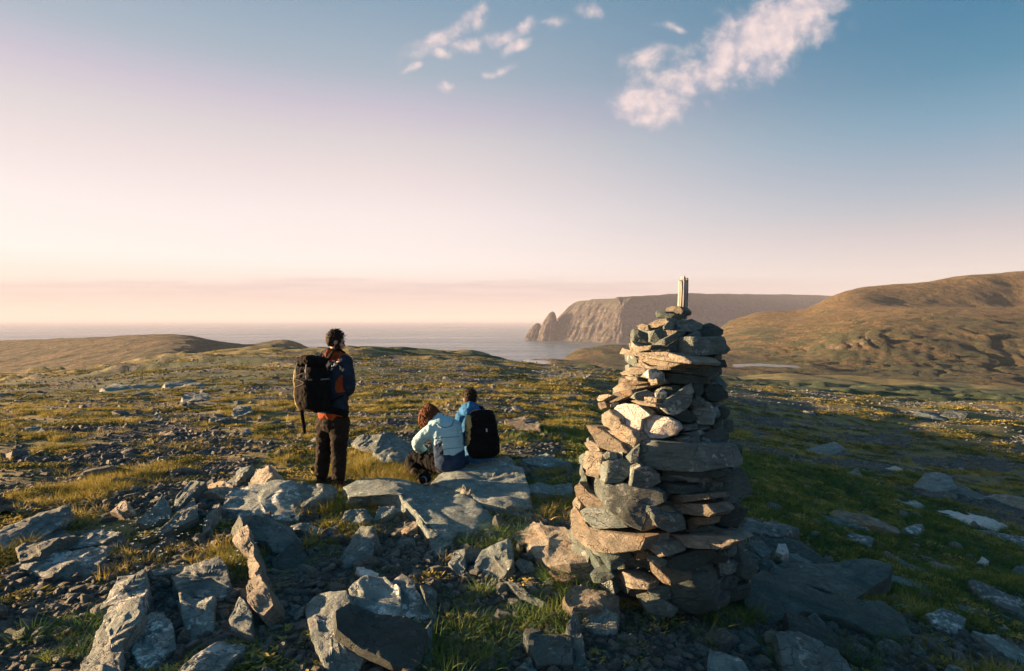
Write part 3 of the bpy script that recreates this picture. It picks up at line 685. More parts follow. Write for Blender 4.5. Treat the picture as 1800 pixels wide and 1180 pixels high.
def build_cairn():
    rng = np.random.default_rng(21)
    base = ground_hit(1166, 1075); axis0 = np.array([px_ray(1166, 1060)[0] * CAIRN_Y, CAIRN_Y])
    M0 = Matrix.Translation((axis0[0], axis0[1], float(zg(*axis0))))
    root = obj('stone_cairn', None, M=M0, label='tall cairn of stacked flat stones with a post on top', cat='cairn')
    inv = M0.inverted()
    up = np.array([0, 0, 1.0])
    for line in CAIRN.strip().splitlines():
        z, fl, rest = line.split(None, 2); P = zpx(int(z), pts(rest))
        c = centroid(P); cx, hw = cairn_row(c[1])
        q = float(np.clip((c[0] - cx) / hw, -.96, .96)); R = hw * CAIRN_Y / FPX
        d = px_ray(*c); Yf = CAIRN_Y - R * math.sqrt(1 - q * q) * .9 + rng.uniform(-.03, .02)
        if fl == 'B': Yf -= .10
        C = np.array([0, 0, CAIRN_Y * 0 + CAMZ]) + d / d[1] * Yf
        tl = {'L': -1.35, 'W': -.3}.get(fl, .06)
        nn = nrm([q * .55 + tl + rng.uniform(-.1, .1), -1, rng.uniform(.0, .22)])
        e1 = nrm(np.cross(up, nn)); e2 = np.cross(nn, e1)
        W = []
        for p in P:
            r = px_ray(*p); t = np.dot(C - np.array([0, 0, CAMZ]), nn) / np.dot(r, nn); W.append(np.array([0, 0, CAMZ]) + r * t - C)
        W = np.array(W); P2 = np.column_stack([W @ e1, W @ e2]) * 1.02
        wd = np.ptp(P2[:, 0])
        T = float(np.clip(wd * rng.uniform(.7, 1.1), .14, .42))
        kw = {}
        if fl == 'C': kw['chamfer'] = ((-1, .1), rng.uniform(.25, .6), rng.uniform(1.3, 2.2))
        elif fl == 'W': kw['chamfer'] = ((-.8, .5), .1, .55)
        elif fl in '-PD' and rng.random() < .6: kw['chamfer'] = ((-1, rng.uniform(-.4, .5)), rng.uniform(.35, .8), rng.uniform(1.0, 2.4))
        V, F = rock_verts(P2, T, rng, n=52, flare=.97, bevel=.13 if fl != 'B' else .5, facet=.24, rough=.6 if fl != 'B' else .5, lam=-1, **kw)
        if fl == 'B': V[:, 2] -= .5 * (V[:, 0] ** 2 + V[:, 1] ** 2) / .2
        M3 = np.column_stack([V[:, 0], -V[:, 2], V[:, 1]])
        me = mesh_np('stone', M3, F, True, 30)
        mt = {'D': 'dark_plate', 'W': 'pale_rock', 'P': 'lichen_rock', 'B': 'dark_plate', '-': 'slate', 'C': 'slate'}.get(fl, 'cairn_rock')  # warm rock for sunlit stones, cool rock for shaded ones: light put into colour
        o = obj({'D': 'flat_slab', 'W': 'white_stone', 'B': 'boulder', 'C': 'block'}.get(fl, 'stone'), me, MAT[mt], root, inv @ frame(C, e1, -nn, e2))
        if fl == 'B': o['label'] = 'big rounded dark boulder at the cairn foot'
    # stones of the heart and the far side of the pile
    protos = []
    for k in range(7):
        th = np.sort(rng.uniform(0, 2 * math.pi, 9)); rr = rng.uniform(.75, 1.1, 9)
        P2 = np.column_stack([.15 * rr * np.cos(th), .11 * rr * np.sin(th)])
        V, F = rock_verts(P2 - centroid(P2), .085, rng, n=26, flare=1.0, bevel=.14, facet=.12, rough=.8)
        me = mesh_np('stone', V + np.array([0, 0, .04]), F, True, 38); me.materials.append(MAT[('slate', 'dark_plate', 'slate')[k % 3]]); protos.append(me)
    zb = float(zg(*axis0)); z = zb + .03; k = 0
    while z < 1.86:
        py = 562 + (CAMZ - z) / CAIRN_Y * FPX; cx, hw = cairn_row(py); R = hw * CAIRN_Y / FPX
        ax = px_ray(cx, py)[0] * CAIRN_Y
        nst = max(4, int(2 * math.pi * max(R - .1, .05) / .24)); ph = rng.uniform(0, 6.3)
        for i in range(nst):
            t = ph + 2 * math.pi * i / nst
            front = max(0, -math.sin(t)); rad = max(R - .13 - .17 * front, .03)
            M = Matrix.Translation((ax + rad * math.cos(t), CAIRN_Y + rad * math.sin(t), z)) @ Matrix.Rotation(t + rng.uniform(1.2, 1.9), 4, 'Z') @ Matrix.Rotation(rng.normal() * .14, 4, 'X') @ Matrix.Rotation(rng.normal() * .14, 4, 'Y') @ Matrix.Diagonal((rng.uniform(.85, 1.3) * min(1, R / .36), rng.uniform(.8, 1.2) * min(1, R / .36), rng.uniform(.9, 1.5), 1))
            obj('stone', protos[int(rng.integers(7))], None, root, inv @ M)
        z += .10; k += 1
    # weathered post
    nseg, nz_ = 40, 44; th = np.linspace(0, 2 * math.pi, nseg, endpoint=False)
    Pb = CAIRN_Y - .02; xb = px_ray(1194, 545)[0] * Pb; zt = CAMZ + px_ray(1195, 493)[2] * Pb; z0 = zt - .62
    V = []
    gro = noise2(np.cos(th) * 3.1, np.sin(th) * 3.1, 71) * .10 + noise2(np.cos(th) * 8, np.sin(th) * 8, 72) * .13
    for k in range(nz_):
        f = k / (nz_ - 1); r = .038 * (1.05 - .1 * f) * (1 + gro + .05 * noise2(np.cos(th) * 6, np.sin(th) * 6 + f * 4, 73))
        topc = .045 * noise2(np.cos(th) * 2.5, np.sin(th) * 2.5, 75) * sstep(.9, 1, f)
        V.append(np.column_stack([r * np.cos(th) + .012 * math.sin(f * 2.2), r * np.sin(th), f * .62 + topc]))
    top = V[-1].copy(); V.append(np.column_stack([top[:, 0] * .5, top[:, 1] * .5, top[:, 2] - .004])); nz2 = nz_ + 1
    V = np.vstack(V + [[[.012, 0, .614]], [[0, 0, 0]]])
    k = np.arange(nseg); kn = (k + 1) % nseg
    F = np.concatenate([np.stack([i * nseg + k, i * nseg + kn, (i + 1) * nseg + kn, (i + 1) * nseg + k], -1) for i in range(nz2 - 1)])
    t1 = np.stack([np.full(nseg, nz2 * nseg), (nz2 - 1) * nseg + k, (nz2 - 1) * nseg + kn], -1); t2 = np.stack([np.full(nseg, nz2 * nseg + 1), kn, k], -1)
    m, g = new_mat('weathered_wood'); tc = g.n('TexCoord').outputs['Object']
    gn = g.noise(g.vscale(tc, (60, 60, 3.0)), 1.0, 6.0, .65); f2 = g.noise(tc, 22.0, 4.0, .6)
    col = g.ramp(gn, [(.38, (.05, .043, .038)), (.47, (.27, .245, .225)), (.60, (.50, .47, .445))])
    col = g.mix(g.sm(f2, .55, .7, 0, .5), col, (.30, .24, .20)); finish(g, col, .85, g.m('ADD', gn, g.m('MULTIPLY', f2, .3)), .012, 1.0)
    obj('wooden_post', mesh_np('wooden_post', V, [F, t1, t2], True, 45), m, M=Matrix.Translation((xb, Pb, z0)) @ Matrix.Rotation(.03, 4, 'Y'),
        label='short weathered grey wooden post sticking out of the cairn top', cat='post')
build_cairn()

# ---- rocks and slabs lying in the tundra, traced one by one.
# zoom id | material | height of the top | thickness | tilt x,y of the top | label | outline
ROCKS = """
5|lichen_rock|.20|.40|-.12,-.10|square upper block of the long cracked slab at lower left|680 600 830 585 840 700 800 800 640 800 592 820
5|lichen_rock|.18|.40|-.12,-.12|long lower part of the cracked slab reaching the bottom edge|640 806 770 796 810 836 800 900 700 1000 672 1190 460 1190 560 930 600 856
5|lichen_rock|.10|.30|.08,-.1|lichen-spotted boulder right of the long cracked slab|870 820 940 810 990 950 1000 1040 830 1130 770 1050 790 930
5|lichen_rock|.16|.30|.05,-.2|broad slab with white lichen above the gravel at left|1010 650 1080 560 1250 510 1300 600 1330 720 1240 760 1040 720
5|slate|.08|.30|.05,-.22|dark sloping block below the white lichen slab|1040 736 1230 776 1220 980 1080 1000 1060 880
5|lichen_rock|.14|.30|-.1,-.2|pale angular stone below the sunlit rock spine|1320 870 1380 750 1440 830 1440 950 1340 930
5|lichen_rock|.12|.30|.1,-.12|pale slab at the bottom edge between the gravel patches|1020 1190 1150 1090 1250 1020 1400 1010 1380 1080 1260 1190
5|slate|.07|.18|.05,-.1|thin slate sliver beside the flowering grass|870 610 960 575 1100 560 1090 582 890 640
5|lichen_rock|.12|.26|-.12,-.12|long wedge slab jutting left with sunlit upper edge|80 580 250 520 460 460 600 450 590 510 500 580 300 620 160 600
5|slate|.13|.26|-.15,-.08|rounded grey rock behind the jutting wedge slab|100 480 160 440 300 370 340 340 420 390 330 440 230 510 130 530
5|lichen_rock|.13|.24|-.1,-.08|flat rock beside the yellow-green grass bank at left|340 440 460 400 500 360 640 360 690 390 600 440 460 460 350 465
5|slate|.15|.30|.06,-.1|big dark slab at the left edge in shade|-40 420 60 330 200 280 350 245 390 265 360 320 280 360 150 420 -40 480
5|cairn_rock|.20|.28|-.3,-.5|small pointed stone catching the sun on the left plain|640 262 690 190 722 200 732 242 690 267
5|slate|.24|.34|.3,-.4|dark upright flake at the head of the flowering grass|800 310 900 220 930 170 980 240 970 290 870 320
5|slate|.22|.34|.12,-.35|tilted grey plate right of the dark upright flake|900 390 960 330 1110 170 1130 290 1080 320 960 370
5|slate|.18|.28|-.1,-.2|narrow leaning plate at the crest of the outcrop|980 240 1020 160 1100 100 1180 110 1050 200
5|cairn_rock|.20|.28|-.3,-.2|humped rock with sunlit left flank on the outcrop crest|1160 170 1200 90 1260 75 1330 100 1300 160 1220 150
5|slate|.20|.30|-.25,-.25|upright pale flake beside the big bedrock slab|1160 360 1220 200 1250 195 1240 280 1200 340
5|slate|.14|.24|-.1,-.1|flat stone on the skyline of the outcrop|1300 80 1380 0 1450 0 1400 60 1330 110
5|cairn_rock|.28|.34|-.5,-.55|small standing stone with sunlit left face left of the standing person|1432 104 1470 5 1545 -3 1562 52 1502 104
6|lichen_rock|.16|.36|.02,-.14|big flat grey bedrock slab in front of the standing person|70 160 110 115 330 85 455 100 475 230 425 325 300 285 140 295 20 330 0 340 30 260
6|slate|.15|.34|.05,-.12|low bedrock ledge at the standing person's feet|465 100 560 115 680 130 680 170 560 220 494 235
6|slate|.20|.40|.25,-.25|grooved bedrock shoulder sloping right beside the sunlit spine|140 300 300 290 420 350 480 440 440 470 380 520 320 500 290 450 230 440 180 380
6|cairn_rock|.30|.44|-.42,-.30|narrow sunlit rock spine with grass tuft beside it|88 420 130 302 172 330 204 450 216 520 244 560 216 602 178 592 176 500
6|cairn_rock|.26|.40|-.42,-.34|stubby sunlit end of the rock spine|178 640 230 600 292 700 304 770 240 832 188 782
6|dark_plate|.06|.30|.3,-.35|dark sloping face under the grooved bedrock shoulder|330 540 460 430 550 580 480 612 340 602
6|slate|.10|.26|.05,-.2|dark ledge at the edge of the gravel hollow|430 350 530 330 600 340 610 380 450 378
6|slate|.12|.30|-.15,-.25|leaning grey slab in the middle of the gravel hollow|680 560 740 460 830 330 890 350 910 400 880 510 780 580
6|slate|.06|.16|0,-.1|small flat stone left of the leaning grey slab|630 370 690 320 702 350 650 382
6|slate|.14|.36|-.10,-.10|broad sunlit speckled bedrock slab below the crouching person|770 180 870 130 1060 120 1300 115 1420 160 1530 240 1540 300 1400 350 1250 370 1180 290 1060 220 930 210 800 240
6|slate|.12|.34|.1,-.3|bedrock toe hanging below the sunlit speckled slab|1170 284 1245 362 1385 376 1300 520 1260 500 1232 400
6|slate|.12|.22|.1,-.25|dark angular block under the sunlit speckled slab|910 300 940 240 1020 235 1060 260 960 300
6|slate|.09|.20|0,-.15|grey stone at the upper rim of the gravel hollow|720 310 750 270 850 250 900 290 830 320 740 330
6|cairn_rock|.10|.18|-.2,-.25|small tilted pale stone on the gravel slope|1070 370 1130 310 1160 320 1150 360 1100 390
6|slate|.06|.16|0,-.15|low stone just under the small tilted pale stone|1040 430 1080 395 1140 420 1142 450 1050 452
6|pale_rock|.08|.09|.05,-.12|thin white slab lying on the gravel|815 585 850 575 930 610 920 636 850 632
6|lichen_rock|.16|.40|-.08,-.18|large brown-grey slab under the dark plate at bottom centre|520 800 570 750 740 720 780 800 770 840 700 880 720 960 840 1030 830 1080 770 1190 670 1190 600 1080 550 950
6|lichen_rock|.15|.36|.0,-.22|rounded grey slab behind the dark plate|775 720 860 640 960 640 1050 720 1060 860 960 870 790 800
6|lichen_rock|.17|.36|.18,-.2|rock with a patch of white lichen right of the rounded grey slab|1016 650 1080 605 1140 650 1150 720 1230 830 1230 900 1100 910 1066 860
6|dark_plate|.27|.085|.16,-.30|smooth dark teal plate leaning on the slabs at bottom centre|710 870 780 825 940 870 1080 890 1190 950 1160 1110 1120 1140 1000 1110 840 1030 715 950
6|slate|.10|.30|.2,-.3|narrow dark rock under the right end of the dark plate|1195 950 1240 905 1242 1100 1190 1170 1164 1112
6|slate|.14|.30|.2,-.2|upright narrow stone right of the white lichen rock|1180 690 1220 670 1270 720 1270 900 1245 910 1220 800
6|lichen_rock|.12|.26|-.1,-.3|small upright lichen stone at the edge of the grass|1340 560 1370 480 1430 470 1430 580 1400 622
6|slate|.14|.28|-.1,-.22|grey slab in the grass left of the sunlit slab by the cairn|1490 580 1540 490 1690 440 1704 560 1640 640 1540 600
6|cairn_rock|.06|.12|0,-.1|slim pale stone left of the bottom slabs|450 870 490 810 512 805 500 850 470 882
6|slate|.05|.12|0,-.1|dark stone beside the slim pale stone|418 842 468 795 490 798 450 852
1|slate|.22|.40|.02,-.06|long flat rock on which the two seated people sit|1060 1050 1130 985 1250 955 1440 938 1600 1010 1626 1110 1640 1190 1500 1215 1370 1190 1250 1120
6|cairn_rock|.20|.26|-.35,-.6|small jagged sunlit stone in front of the seated people|1400 180 1428 112 1452 150 1466 130 1480 196 1450 206
1|slate|.30|.42|-.18,-.30|grey boulder left half behind the crouching person|515 800 560 765 660 750 716 748 690 800 650 858 580 850
1|slate|.30|.42|.05,-.32|grey boulder slab leaning right behind the crouching person|722 746 760 742 884 800 902 862 872 932 722 922 664 860
9|cairn_rock|.18|.36|-.15,-.12|sunlit speckled slab in the grass left of the cairn foot|70 165 150 140 310 122 390 190 520 210 600 260 740 360 720 440 560 480 430 470 330 400 270 310 150 220
9|cairn_rock|.12|.26|-.1,-.2|rough stone toe below the sunlit speckled slab|420 480 560 490 600 520 540 560 470 540
9|slate|.10|.22|-.1,-.25|slender grey stone slanting through the grass by the cairn|135 575 160 560 280 640 370 700 360 725 290 700 210 650
9|lichen_rock|.08|.20|0,-.2|pale stone in the grass above the slender grey stone|180 440 215 395 290 430 310 480 240 490
9|cairn_rock|.20|.40|-.05,-.16|big pale block at the left foot of the cairn|524 690 560 600 630 566 740 580 870 640 880 760 800 740 680 760 590 770
9|lichen_rock|.08|.34|-.1,-.45|streaked front face of the block at the cairn's left foot|640 860 680 800 800 745 875 790 880 900 830 935 690 910
9|dark_plate|.14|.26|0,-.32|dark flat-topped block at the bottom edge below the grass|256 936 420 930 560 932 566 1120 340 1140
9|slate|.12|.34|.1,-.3|upright narrow slab beside the dark flat-topped block|540 880 590 790 620 830 680 1180 590 1190
9|slate|.08|.22|0,-.2|dark stone at the bottom left of the dark flat-topped block|195 1160 280 1095 330 1180
7|slate|.22|.34|.05,-.12|domed grey boulder in the grass at right|1120 150 1170 110 1240 108 1300 140 1330 200 1200 205 1130 178
7|slate|.14|.26|.15,-.08|long low rock trailing right from the domed boulder|1260 110 1400 165 1520 225 1450 232 1340 205
7|cairn_rock|.12|.22|-.1,-.05|pinkish slab at the right edge|1480 232 1550 220 1720 250 1720 287 1600 264
7|pale_rock|.08|.18|.05,-.06|longest pale slab lying in the grass at right|1165 302 1250 283 1400 298 1587 360 1540 398 1420 382 1300 332
7|lichen_rock|.06|.16|.05,-.06|small pale slab up-left of the longest pale slab|1020 247 1060 233 1162 275 1120 288
7|slate|.06|.16|.05,-.05|thin grey slab under the brown leaning slab|560 342 600 328 842 390 830 398 640 367
7|cairn_rock|.14|.20|.1,-.12|brown leaning slab in the grass right of the cairn|640 302 700 300 830 340 1002 390 1002 422 900 402 820 372 640 352
7|lichen_rock|.14|.22|-.1,-.3|small triangular pale stone in the grass at right|1058 402 1110 370 1157 375 1130 432 1090 432
7|lichen_rock|.06|.18|.05,-.05|narrow pale bedrock strip running to the right edge|1200 392 1300 383 1500 408 1720 438 1720 478 1500 432
7|lichen_rock|.09|.22|.1,-.1|mottled rock half sunk in moss right of the cairn|650 392 760 410 880 460 862 512 800 482
7|slate|.16|.34|.12,-.1|layered slab fanning out from the cairn's right foot|120 437 200 350 330 360 462 410 400 452 300 442
7|dark_plate|.12|.30|.15,-.14|dark layered slab below the fanning slab|125 442 300 462 480 482 622 570 600 592 420 562 280 492
7|pale_rock|.24|.18|-.1,-.4|small white cube-like stone on the dark layered slab|355 530 370 490 405 492 422 530 390 542
7|slate|.14|.20|.1,-.2|little grey stone under the white cube-like stone|415 547 470 530 542 577 520 592 430 572
7|slate|.34|.30|.1,-.35|rubble block jammed against the cairn's right foot|0 450 60 420 130 470 90 520 20 500
7|dark_plate|.26|.26|.15,-.35|dark rubble stone spilling right from the cairn foot|130 560 190 520 260 560 230 620 150 620
7|slate|.30|.28|.05,-.4|upright rubble stone in the gap right of the cairn boulder|60 540 120 530 150 600 90 650 40 610
7|slate|.22|.20|.1,-.2|thin rubble flake under the fanning slab|200 480 260 470 330 520 280 540
7|dark_plate|.22|.22|.1,-.3|small dark rubble stone above the big dark bedrock|250 602 300 560 332 600 290 640
7|dark_plate|.20|.42|.08,-.16|upper step of the big dark bedrock right of the cairn|300 612 420 590 600 600 830 585 962 620 930 680 840 720 760 790 640 760 500 720 350 680
7|dark_plate|.14|.42|.1,-.26|lower slope of the big dark bedrock right of the cairn|190 742 300 662 500 724 640 782 760 800 900 800 1000 850 1062 950 980 982 860 972 700 902 520 862 420 882 330 932 240 902
7|dark_plate|.18|.24|.1,-.25|long smooth plate behind the front slab at lower right|420 872 470 865 600 930 720 1010 812 1090 800 1122 700 1072 560 1002 440 962
7|slate|.20|.34|.02,-.32|large smooth front slab at the bottom edge right of the cairn|370 1002 400 960 470 970 680 1040 750 1120 790 1195 420 1195 390 1110
7|slate|.12|.24|0,-.25|speckled grey stone left of the large front slab|110 962 160 948 230 990 262 1042 200 1062 130 1022
7|cairn_rock|.14|.20|-.2,-.3|small pale stone between the front slabs|290 982 330 943 377 975 350 1022 300 1022
7|slate|.14|.30|0,-.3|light grey slab in the bottom centre below the cairn boulder|0 1052 60 1060 170 1110 207 1160 205 1195 -10 1195
7|slate|.16|.22|0,-.25|triangular chip behind the long smooth plate|520 892 570 865 622 920 622 947
7|cairn_rock|.07|.18|.08,-.06|pinkish slab sloping through the moss at right|1080 522 1200 560 1332 620 1320 642 1210 612
7|slate|.08|.18|.1,-.08|thin dark slab left of the pinkish sloping slab|1015 560 1100 608 1252 650 1180 645 1050 594
7|lichen_rock|.10|.26|.08,-.08|lichen-streaked bedrock at the right edge|1420 712 1500 720 1720 800 1720 884 1600 842 1480 772
7|slate|.06|.20|.08,-.08|low dark bedrock strip right of the big dark bedrock|960 642 1050 658 1200 718 1282 740 1150 734 1000 692
7|lichen_rock|.12|.26|.05,-.15|spotted grey rock in the moss at lower right|1180 862 1260 840 1382 900 1340 972 1260 932
7|slate|.06|.14|.05,-.05|thin grey flake above the spotted grey rock|1320 832 1400 828 1492 867 1400 858
7|pale_rock|.10|.14|-.1,-.3|white pebble-like stone alone in dark moss at right|1450 592 1480 558 1512 580 1490 602
7|slate|.08|.18|0,-.1|flat stone at the right edge in dark moss|1638 622 1700 598 1720 620 1720 645 1650 643
7|slate|.08|.24|.1,-.1|long grey bedrock slab in the lower right corner|1440 972 1560 980 1720 1072 1720 1160 1580 1082
7|lichen_rock|.05|.14|.08,-.08|thin white flake left of the corner bedrock slab|1250 1002 1300 998 1422 1062 1350 1055
7|slate|.05|.14|0,-.1|small flat stone in moss at lower right|1090 1052 1130 1043 1172 1080 1120 1088
7|pale_rock|.06|.12|0,-.2|tiny pale stone above the corner bedrock slab|1566 942 1600 926 1624 957
7|slate|.08|.20|0,-.15|dark stone on the bottom edge at right|1265 1195 1310 1128 1410 1195
7|pale_rock|.05|.10|0,-.1|pale sliver lying on the moss beside the dark bedrock|980 817 1010 803 1082 825 1010 830
7|cairn_rock|.10|.18|0,-.1|small brown rock beyond the brown leaning slab|745 92 800 78 852 135 800 138
7|pale_rock|.08|.14|0,-.1|small light stone far back in the shaded grass at right|955 67 1000 58 1042 75 1020 88
8|slate|.34|.6|0,-.05|long dark boulder far out on the left plain|1030 447 1050 431 1150 431 1197 455 1040 466
8|slate|.28|.5|-.05,-.1|dark peaked boulder between the left plain and the standing person|1310 537 1340 504 1415 504 1422 532 1340 562
8|slate|.22|.4|0,-.1|low flat boulder left of the dark peaked boulder|1185 562 1250 549 1332 580 1190 592
8|slate|.24|.36|0,-.2|small dark knob of rock in the middle of the left plain|862 562 882 528 914 562
8|cairn_rock|.14|.26|-.1,-.1|flat pinkish rock on the left plain|888 652 950 634 992 660 900 672
8|slate|.16|.28|.1,-.1|dark stone nearest the standing person on the plain|1348 652 1400 619 1442 656
8|slate|.5|.9|0,-.05|dark rocky ledge on the left skyline side|580 387 650 359 730 380 890 374 922 390 600 400
8|slate|.5|.9|0,-.05|second dark ledge right of the rocky ledge|930 367 1060 344 1192 380 940 387
8|slate|.16|.3|0,-.1|grey boulder low on the left plain near the left edge|120 640 200 600 250 640 180 660
8|cairn_rock|.12|.2|-.1,-.1|small sunlit stone at the far left of the plain|20 610 60 596 90 612 50 622
0|slate|.26|.5|0,-.1|dark boulder pair at the sunlit crest on the right, nearer one|1600 735 1622 718 1650 722 1668 738 1640 746
0|slate|.26|.5|0,-.1|dark boulder at the sunlit crest on the right, farther one|1655 728 1680 716 1700 730 1690 738
0|slate|.24|.4|0,-.15|grey rock with ragged top on the shaded slope at right|1420 790 1440 780 1466 776 1484 792 1462 802 1430 800
0|cairn_rock|.20|.4|-.1,-.1|flat dark rock behind the seated person with black backpack|890 742 912 730 945 738 946 754 905 752
0|cairn_rock|.14|.24|-.2,-.2|small sunlit stone just right of the seated person with black backpack|876 806 890 800 905 812 890 818
0|slate|.12|.24|0,-.1|flat grey stone in the shaded grass between seated people and cairn|920 806 960 800 1000 812 950 820
0|slate|.10|.24|0,-.1|long grey slab in the shaded grass left of the cairn|880 862 940 850 1000 856 1000 868 930 872
"""
ROCK_FOOT = []                                       # plan outlines, to keep grass off the rock tops
def build_rocks():
    rng = np.random.default_rng(5); O = np.array([0, 0, CAMZ])
    for line in ROCKS.strip().splitlines():
        z, mt, h, T, tl, label, rest = [s.strip() for s in line.split('|')]
        h, T = float(h) * (.24 if z == '8' else .50), float(T) * .9; tx, ty = [float(v) for v in tl.split(',')]
        P = zpx(int(z), pts(rest)); c = centroid(P); C = ground_hit(c[0], c[1], h)
        view = nrm(C - O)
        nn = nrm([tx, ty, 1.0])
        while np.dot(nn, view) > -.14: nn = nrm(nn + np.array([-.0, -.12, .0]) - .05 * view)
        W = []
        for p in P:
            r = px_ray(*p); t = np.dot(C - O, nn) / np.dot(r, nn); W.append(O + r * t - C)
        W = np.array(W); lim = 1.0
        e1 = nrm(np.cross([0, 1.0, 0], nn)); e2 = np.cross(nn, e1)
        P2 = np.column_stack([W @ e1, W @ e2]) * 1.12
        n = 96 if np.ptp(P[:, 0]) > 90 else (64 if np.ptp(P[:, 0]) > 40 else 40)
        V, F = rock_verts(P2, T, rng, n=n, flare=1.14 if mt != 'dark_plate' else 1.02, bevel=.04 if z != '8' else .3, facet=.09 if mt != 'dark_plate' else .04, rough=.95 if mt != 'dark_plate' else .5)
        me = mesh_np('rock', V, F, True, 28)
        nm = 'rock_slab' if 'slab' in label or 'plate' in label else 'stone' if ('stone' in label or 'sliver' in label or 'flake' in label or 'chip' in label) else 'rock'
        obj(nm, me, MAT[mt], M=frame(C, e1, e2, nn), label=label, cat=nm.split('_')[-1], kind='thing', group={'rock_slab': 'bedrock slabs in the tundra', 'stone': 'loose stones in the tundra', 'rock': 'rocks in the tundra'}[nm])
        ROCK_FOOT.append((W[:, :2] + C[:2]))
build_rocks()
# ------------------------------------------------------------------ people and their things
def zp(Y0):
    def f(zx, zy, dy=0.0):
        ox, oy, s = ZOOMS[1]; r = px_ray(ox + zx * s, oy + zy * s); Yd = Y0 + dy
        return np.array([0, 0, CAMZ]) + r / r[1] * Yd
    return f
def sphere(c, r, ax=None, n=14, m=10):
    """ellipsoid at c with radii r (scalar or 3) along axes ax (3x3 rows)"""
    r = np.ones(3) * np.asarray(r, float); ax = np.eye(3) if ax is None else np.asarray(ax)
    V = [[0, 0, 1.0]]
    for i in range(1, m):
        p = math.pi * i / m; V += [[math.sin(p) * math.cos(2 * math.pi * k / n), math.sin(p) * math.sin(2 * math.pi * k / n), math.cos(p)] for k in range(n)]
    V.append([0, 0, -1.0]); V = (np.array(V) * r) @ ax + np.asarray(c); F = []
    for k in range(n): F.append((0, 1 + k, 1 + (k + 1) % n)); F.append((len(V) - 1, 1 + (m - 2) * n + (k + 1) % n, 1 + (m - 2) * n + k))
    for i in range(m - 2):
        for k in range(n):
            a, b = 1 + i * n + k, 1 + i * n + (k + 1) % n; F += [(a, a + n, b + n), (a, b + n, b)]
    return V, np.array(F)
def tube(P, R, lat=None, n=16, sub=4, cap=True):
    """swept limb through points P with radii R (scalar or (across, along)), smooth path, rounded ends"""
    P = np.asarray(P, float); R = np.array([(r, r) if np.isscalar(r) else r for r in R], float)
    s = np.linspace(0, len(P) - 1, (len(P) - 1) * sub + 1)
    C = pchip(np.arange(len(P)), P, s) if len(P) > 2 else P[0] + (P[1] - P[0]) * s[:, None]; Q = np.column_stack([np.interp(s, np.arange(len(P)), R[:, k]) for k in (0, 1)])
    T = np.gradient(C, axis=0); T /= np.linalg.norm(T, axis=1)[:, None]
    lat = np.array([1.0, .1, .05]) if lat is None else np.asarray(lat, float)
    if cap:
        r0, r1 = Q[0].mean(), Q[-1].mean(); e = []
        for a in (75, 50, 25): e.append((C[0] - T[0] * r0 * math.sin(math.radians(a)) * .9, Q[0] * math.cos(math.radians(a)), T[0]))
        C = np.vstack([[x[0] for x in e], C]); Q = np.vstack([[x[1] for x in e], Q]); T = np.vstack([[x[2] for x in e], T]); e = []
        for a in (25, 50, 75): e.append((C[-1] + T[-1] * r1 * math.sin(math.radians(a)) * .9, Q[-1] * math.cos(math.radians(a)), T[-1]))
        C = np.vstack([C, [x[0] for x in e]]); Q = np.vstack([Q, [x[1] for x in e]]); T = np.vstack([T, [x[2] for x in e]])
    th = np.linspace(0, 2 * math.pi, n, endpoint=False); V = []
    for c, q, t in zip(C, Q, T):
        a = lat - t * np.dot(lat, t); a = a / (np.linalg.norm(a) + 1e-9); b = np.cross(t, a)
        V.append(c + np.outer(np.cos(th) * q[0], a) + np.outer(np.sin(th) * q[1], b))
    m = len(V); V = np.vstack(V + [C[:1], C[-1:]]); k = np.arange(n); kn = (k + 1) % n; F = []
    for i in range(m - 1):
        F += [np.stack([i * n + k, i * n + kn, (i + 1) * n + kn], -1), np.stack([i * n + k, (i + 1) * n + kn, (i + 1) * n + k], -1)]
    F += [np.stack([np.full(n, m * n), kn, k], -1), np.stack([np.full(n, m * n + 1), (m - 1) * n + k, (m - 1) * n + kn], -1)]
    return V, np.concatenate(F)
def join(parts):
    V, F, o = [], [], 0
    for v, f in parts: V.append(v); F.append(np.asarray(f) + o); o += len(v)
    return np.vstack(V), np.concatenate(F)
def fuse(name, parts, voxel=.009, smooth=4):
    me = mesh_np(name, *join(parts), False); o = bpy.data.objects.new(name, me); COL.objects.link(o)
    m = o.modifiers.new('r', 'REMESH'); m.mode = 'VOXEL'; m.voxel_size = voxel
    s = o.modifiers.new('s', 'SMOOTH'); s.factor = .5; s.iterations = smooth
    dg = bpy.context.evaluated_depsgraph_get(); out = bpy.data.meshes.new_from_object(o.evaluated_get(dg)); out.name = name
    bpy.data.objects.remove(o); bpy.data.meshes.remove(me)
    out.polygons.foreach_set('use_smooth', np.ones(len(out.polygons), bool))
    return out
def get_v(me): a = np.empty(len(me.vertices) * 3, np.float32); me.vertices.foreach_get('co', a); return a.reshape(-1, 3).astype(float)
def set_v(me, V): me.vertices.foreach_set('co', np.asarray(V, np.float32).ravel()); me.update()
def crease(me, amp, freq, seed=1):
    """cloth folds: ridged noise pushed along the normals"""
    V = get_v(me); N = np.empty(len(V) * 3, np.float32); me.vertices.foreach_get('normal', N); N = N.reshape(-1, 3)
    f = np.asarray(freq, float); W = V + .05 * np.stack([noise3(V * 6 + 9 * k, seed + k) for k in range(3)], -1)
    n = (.35 - np.abs(noise3(W * f + seed, seed))) + .5 * (.3 - np.abs(noise3(W * f * 2.1 + 3 + seed, seed + 7)))
    set_v(me, V + N * (amp * n)[:, None])
def place(name, me, mat, parent, base, **kw):
    V = get_v(me) - base; set_v(me, V); return obj(name, me, mat, parent, **kw)
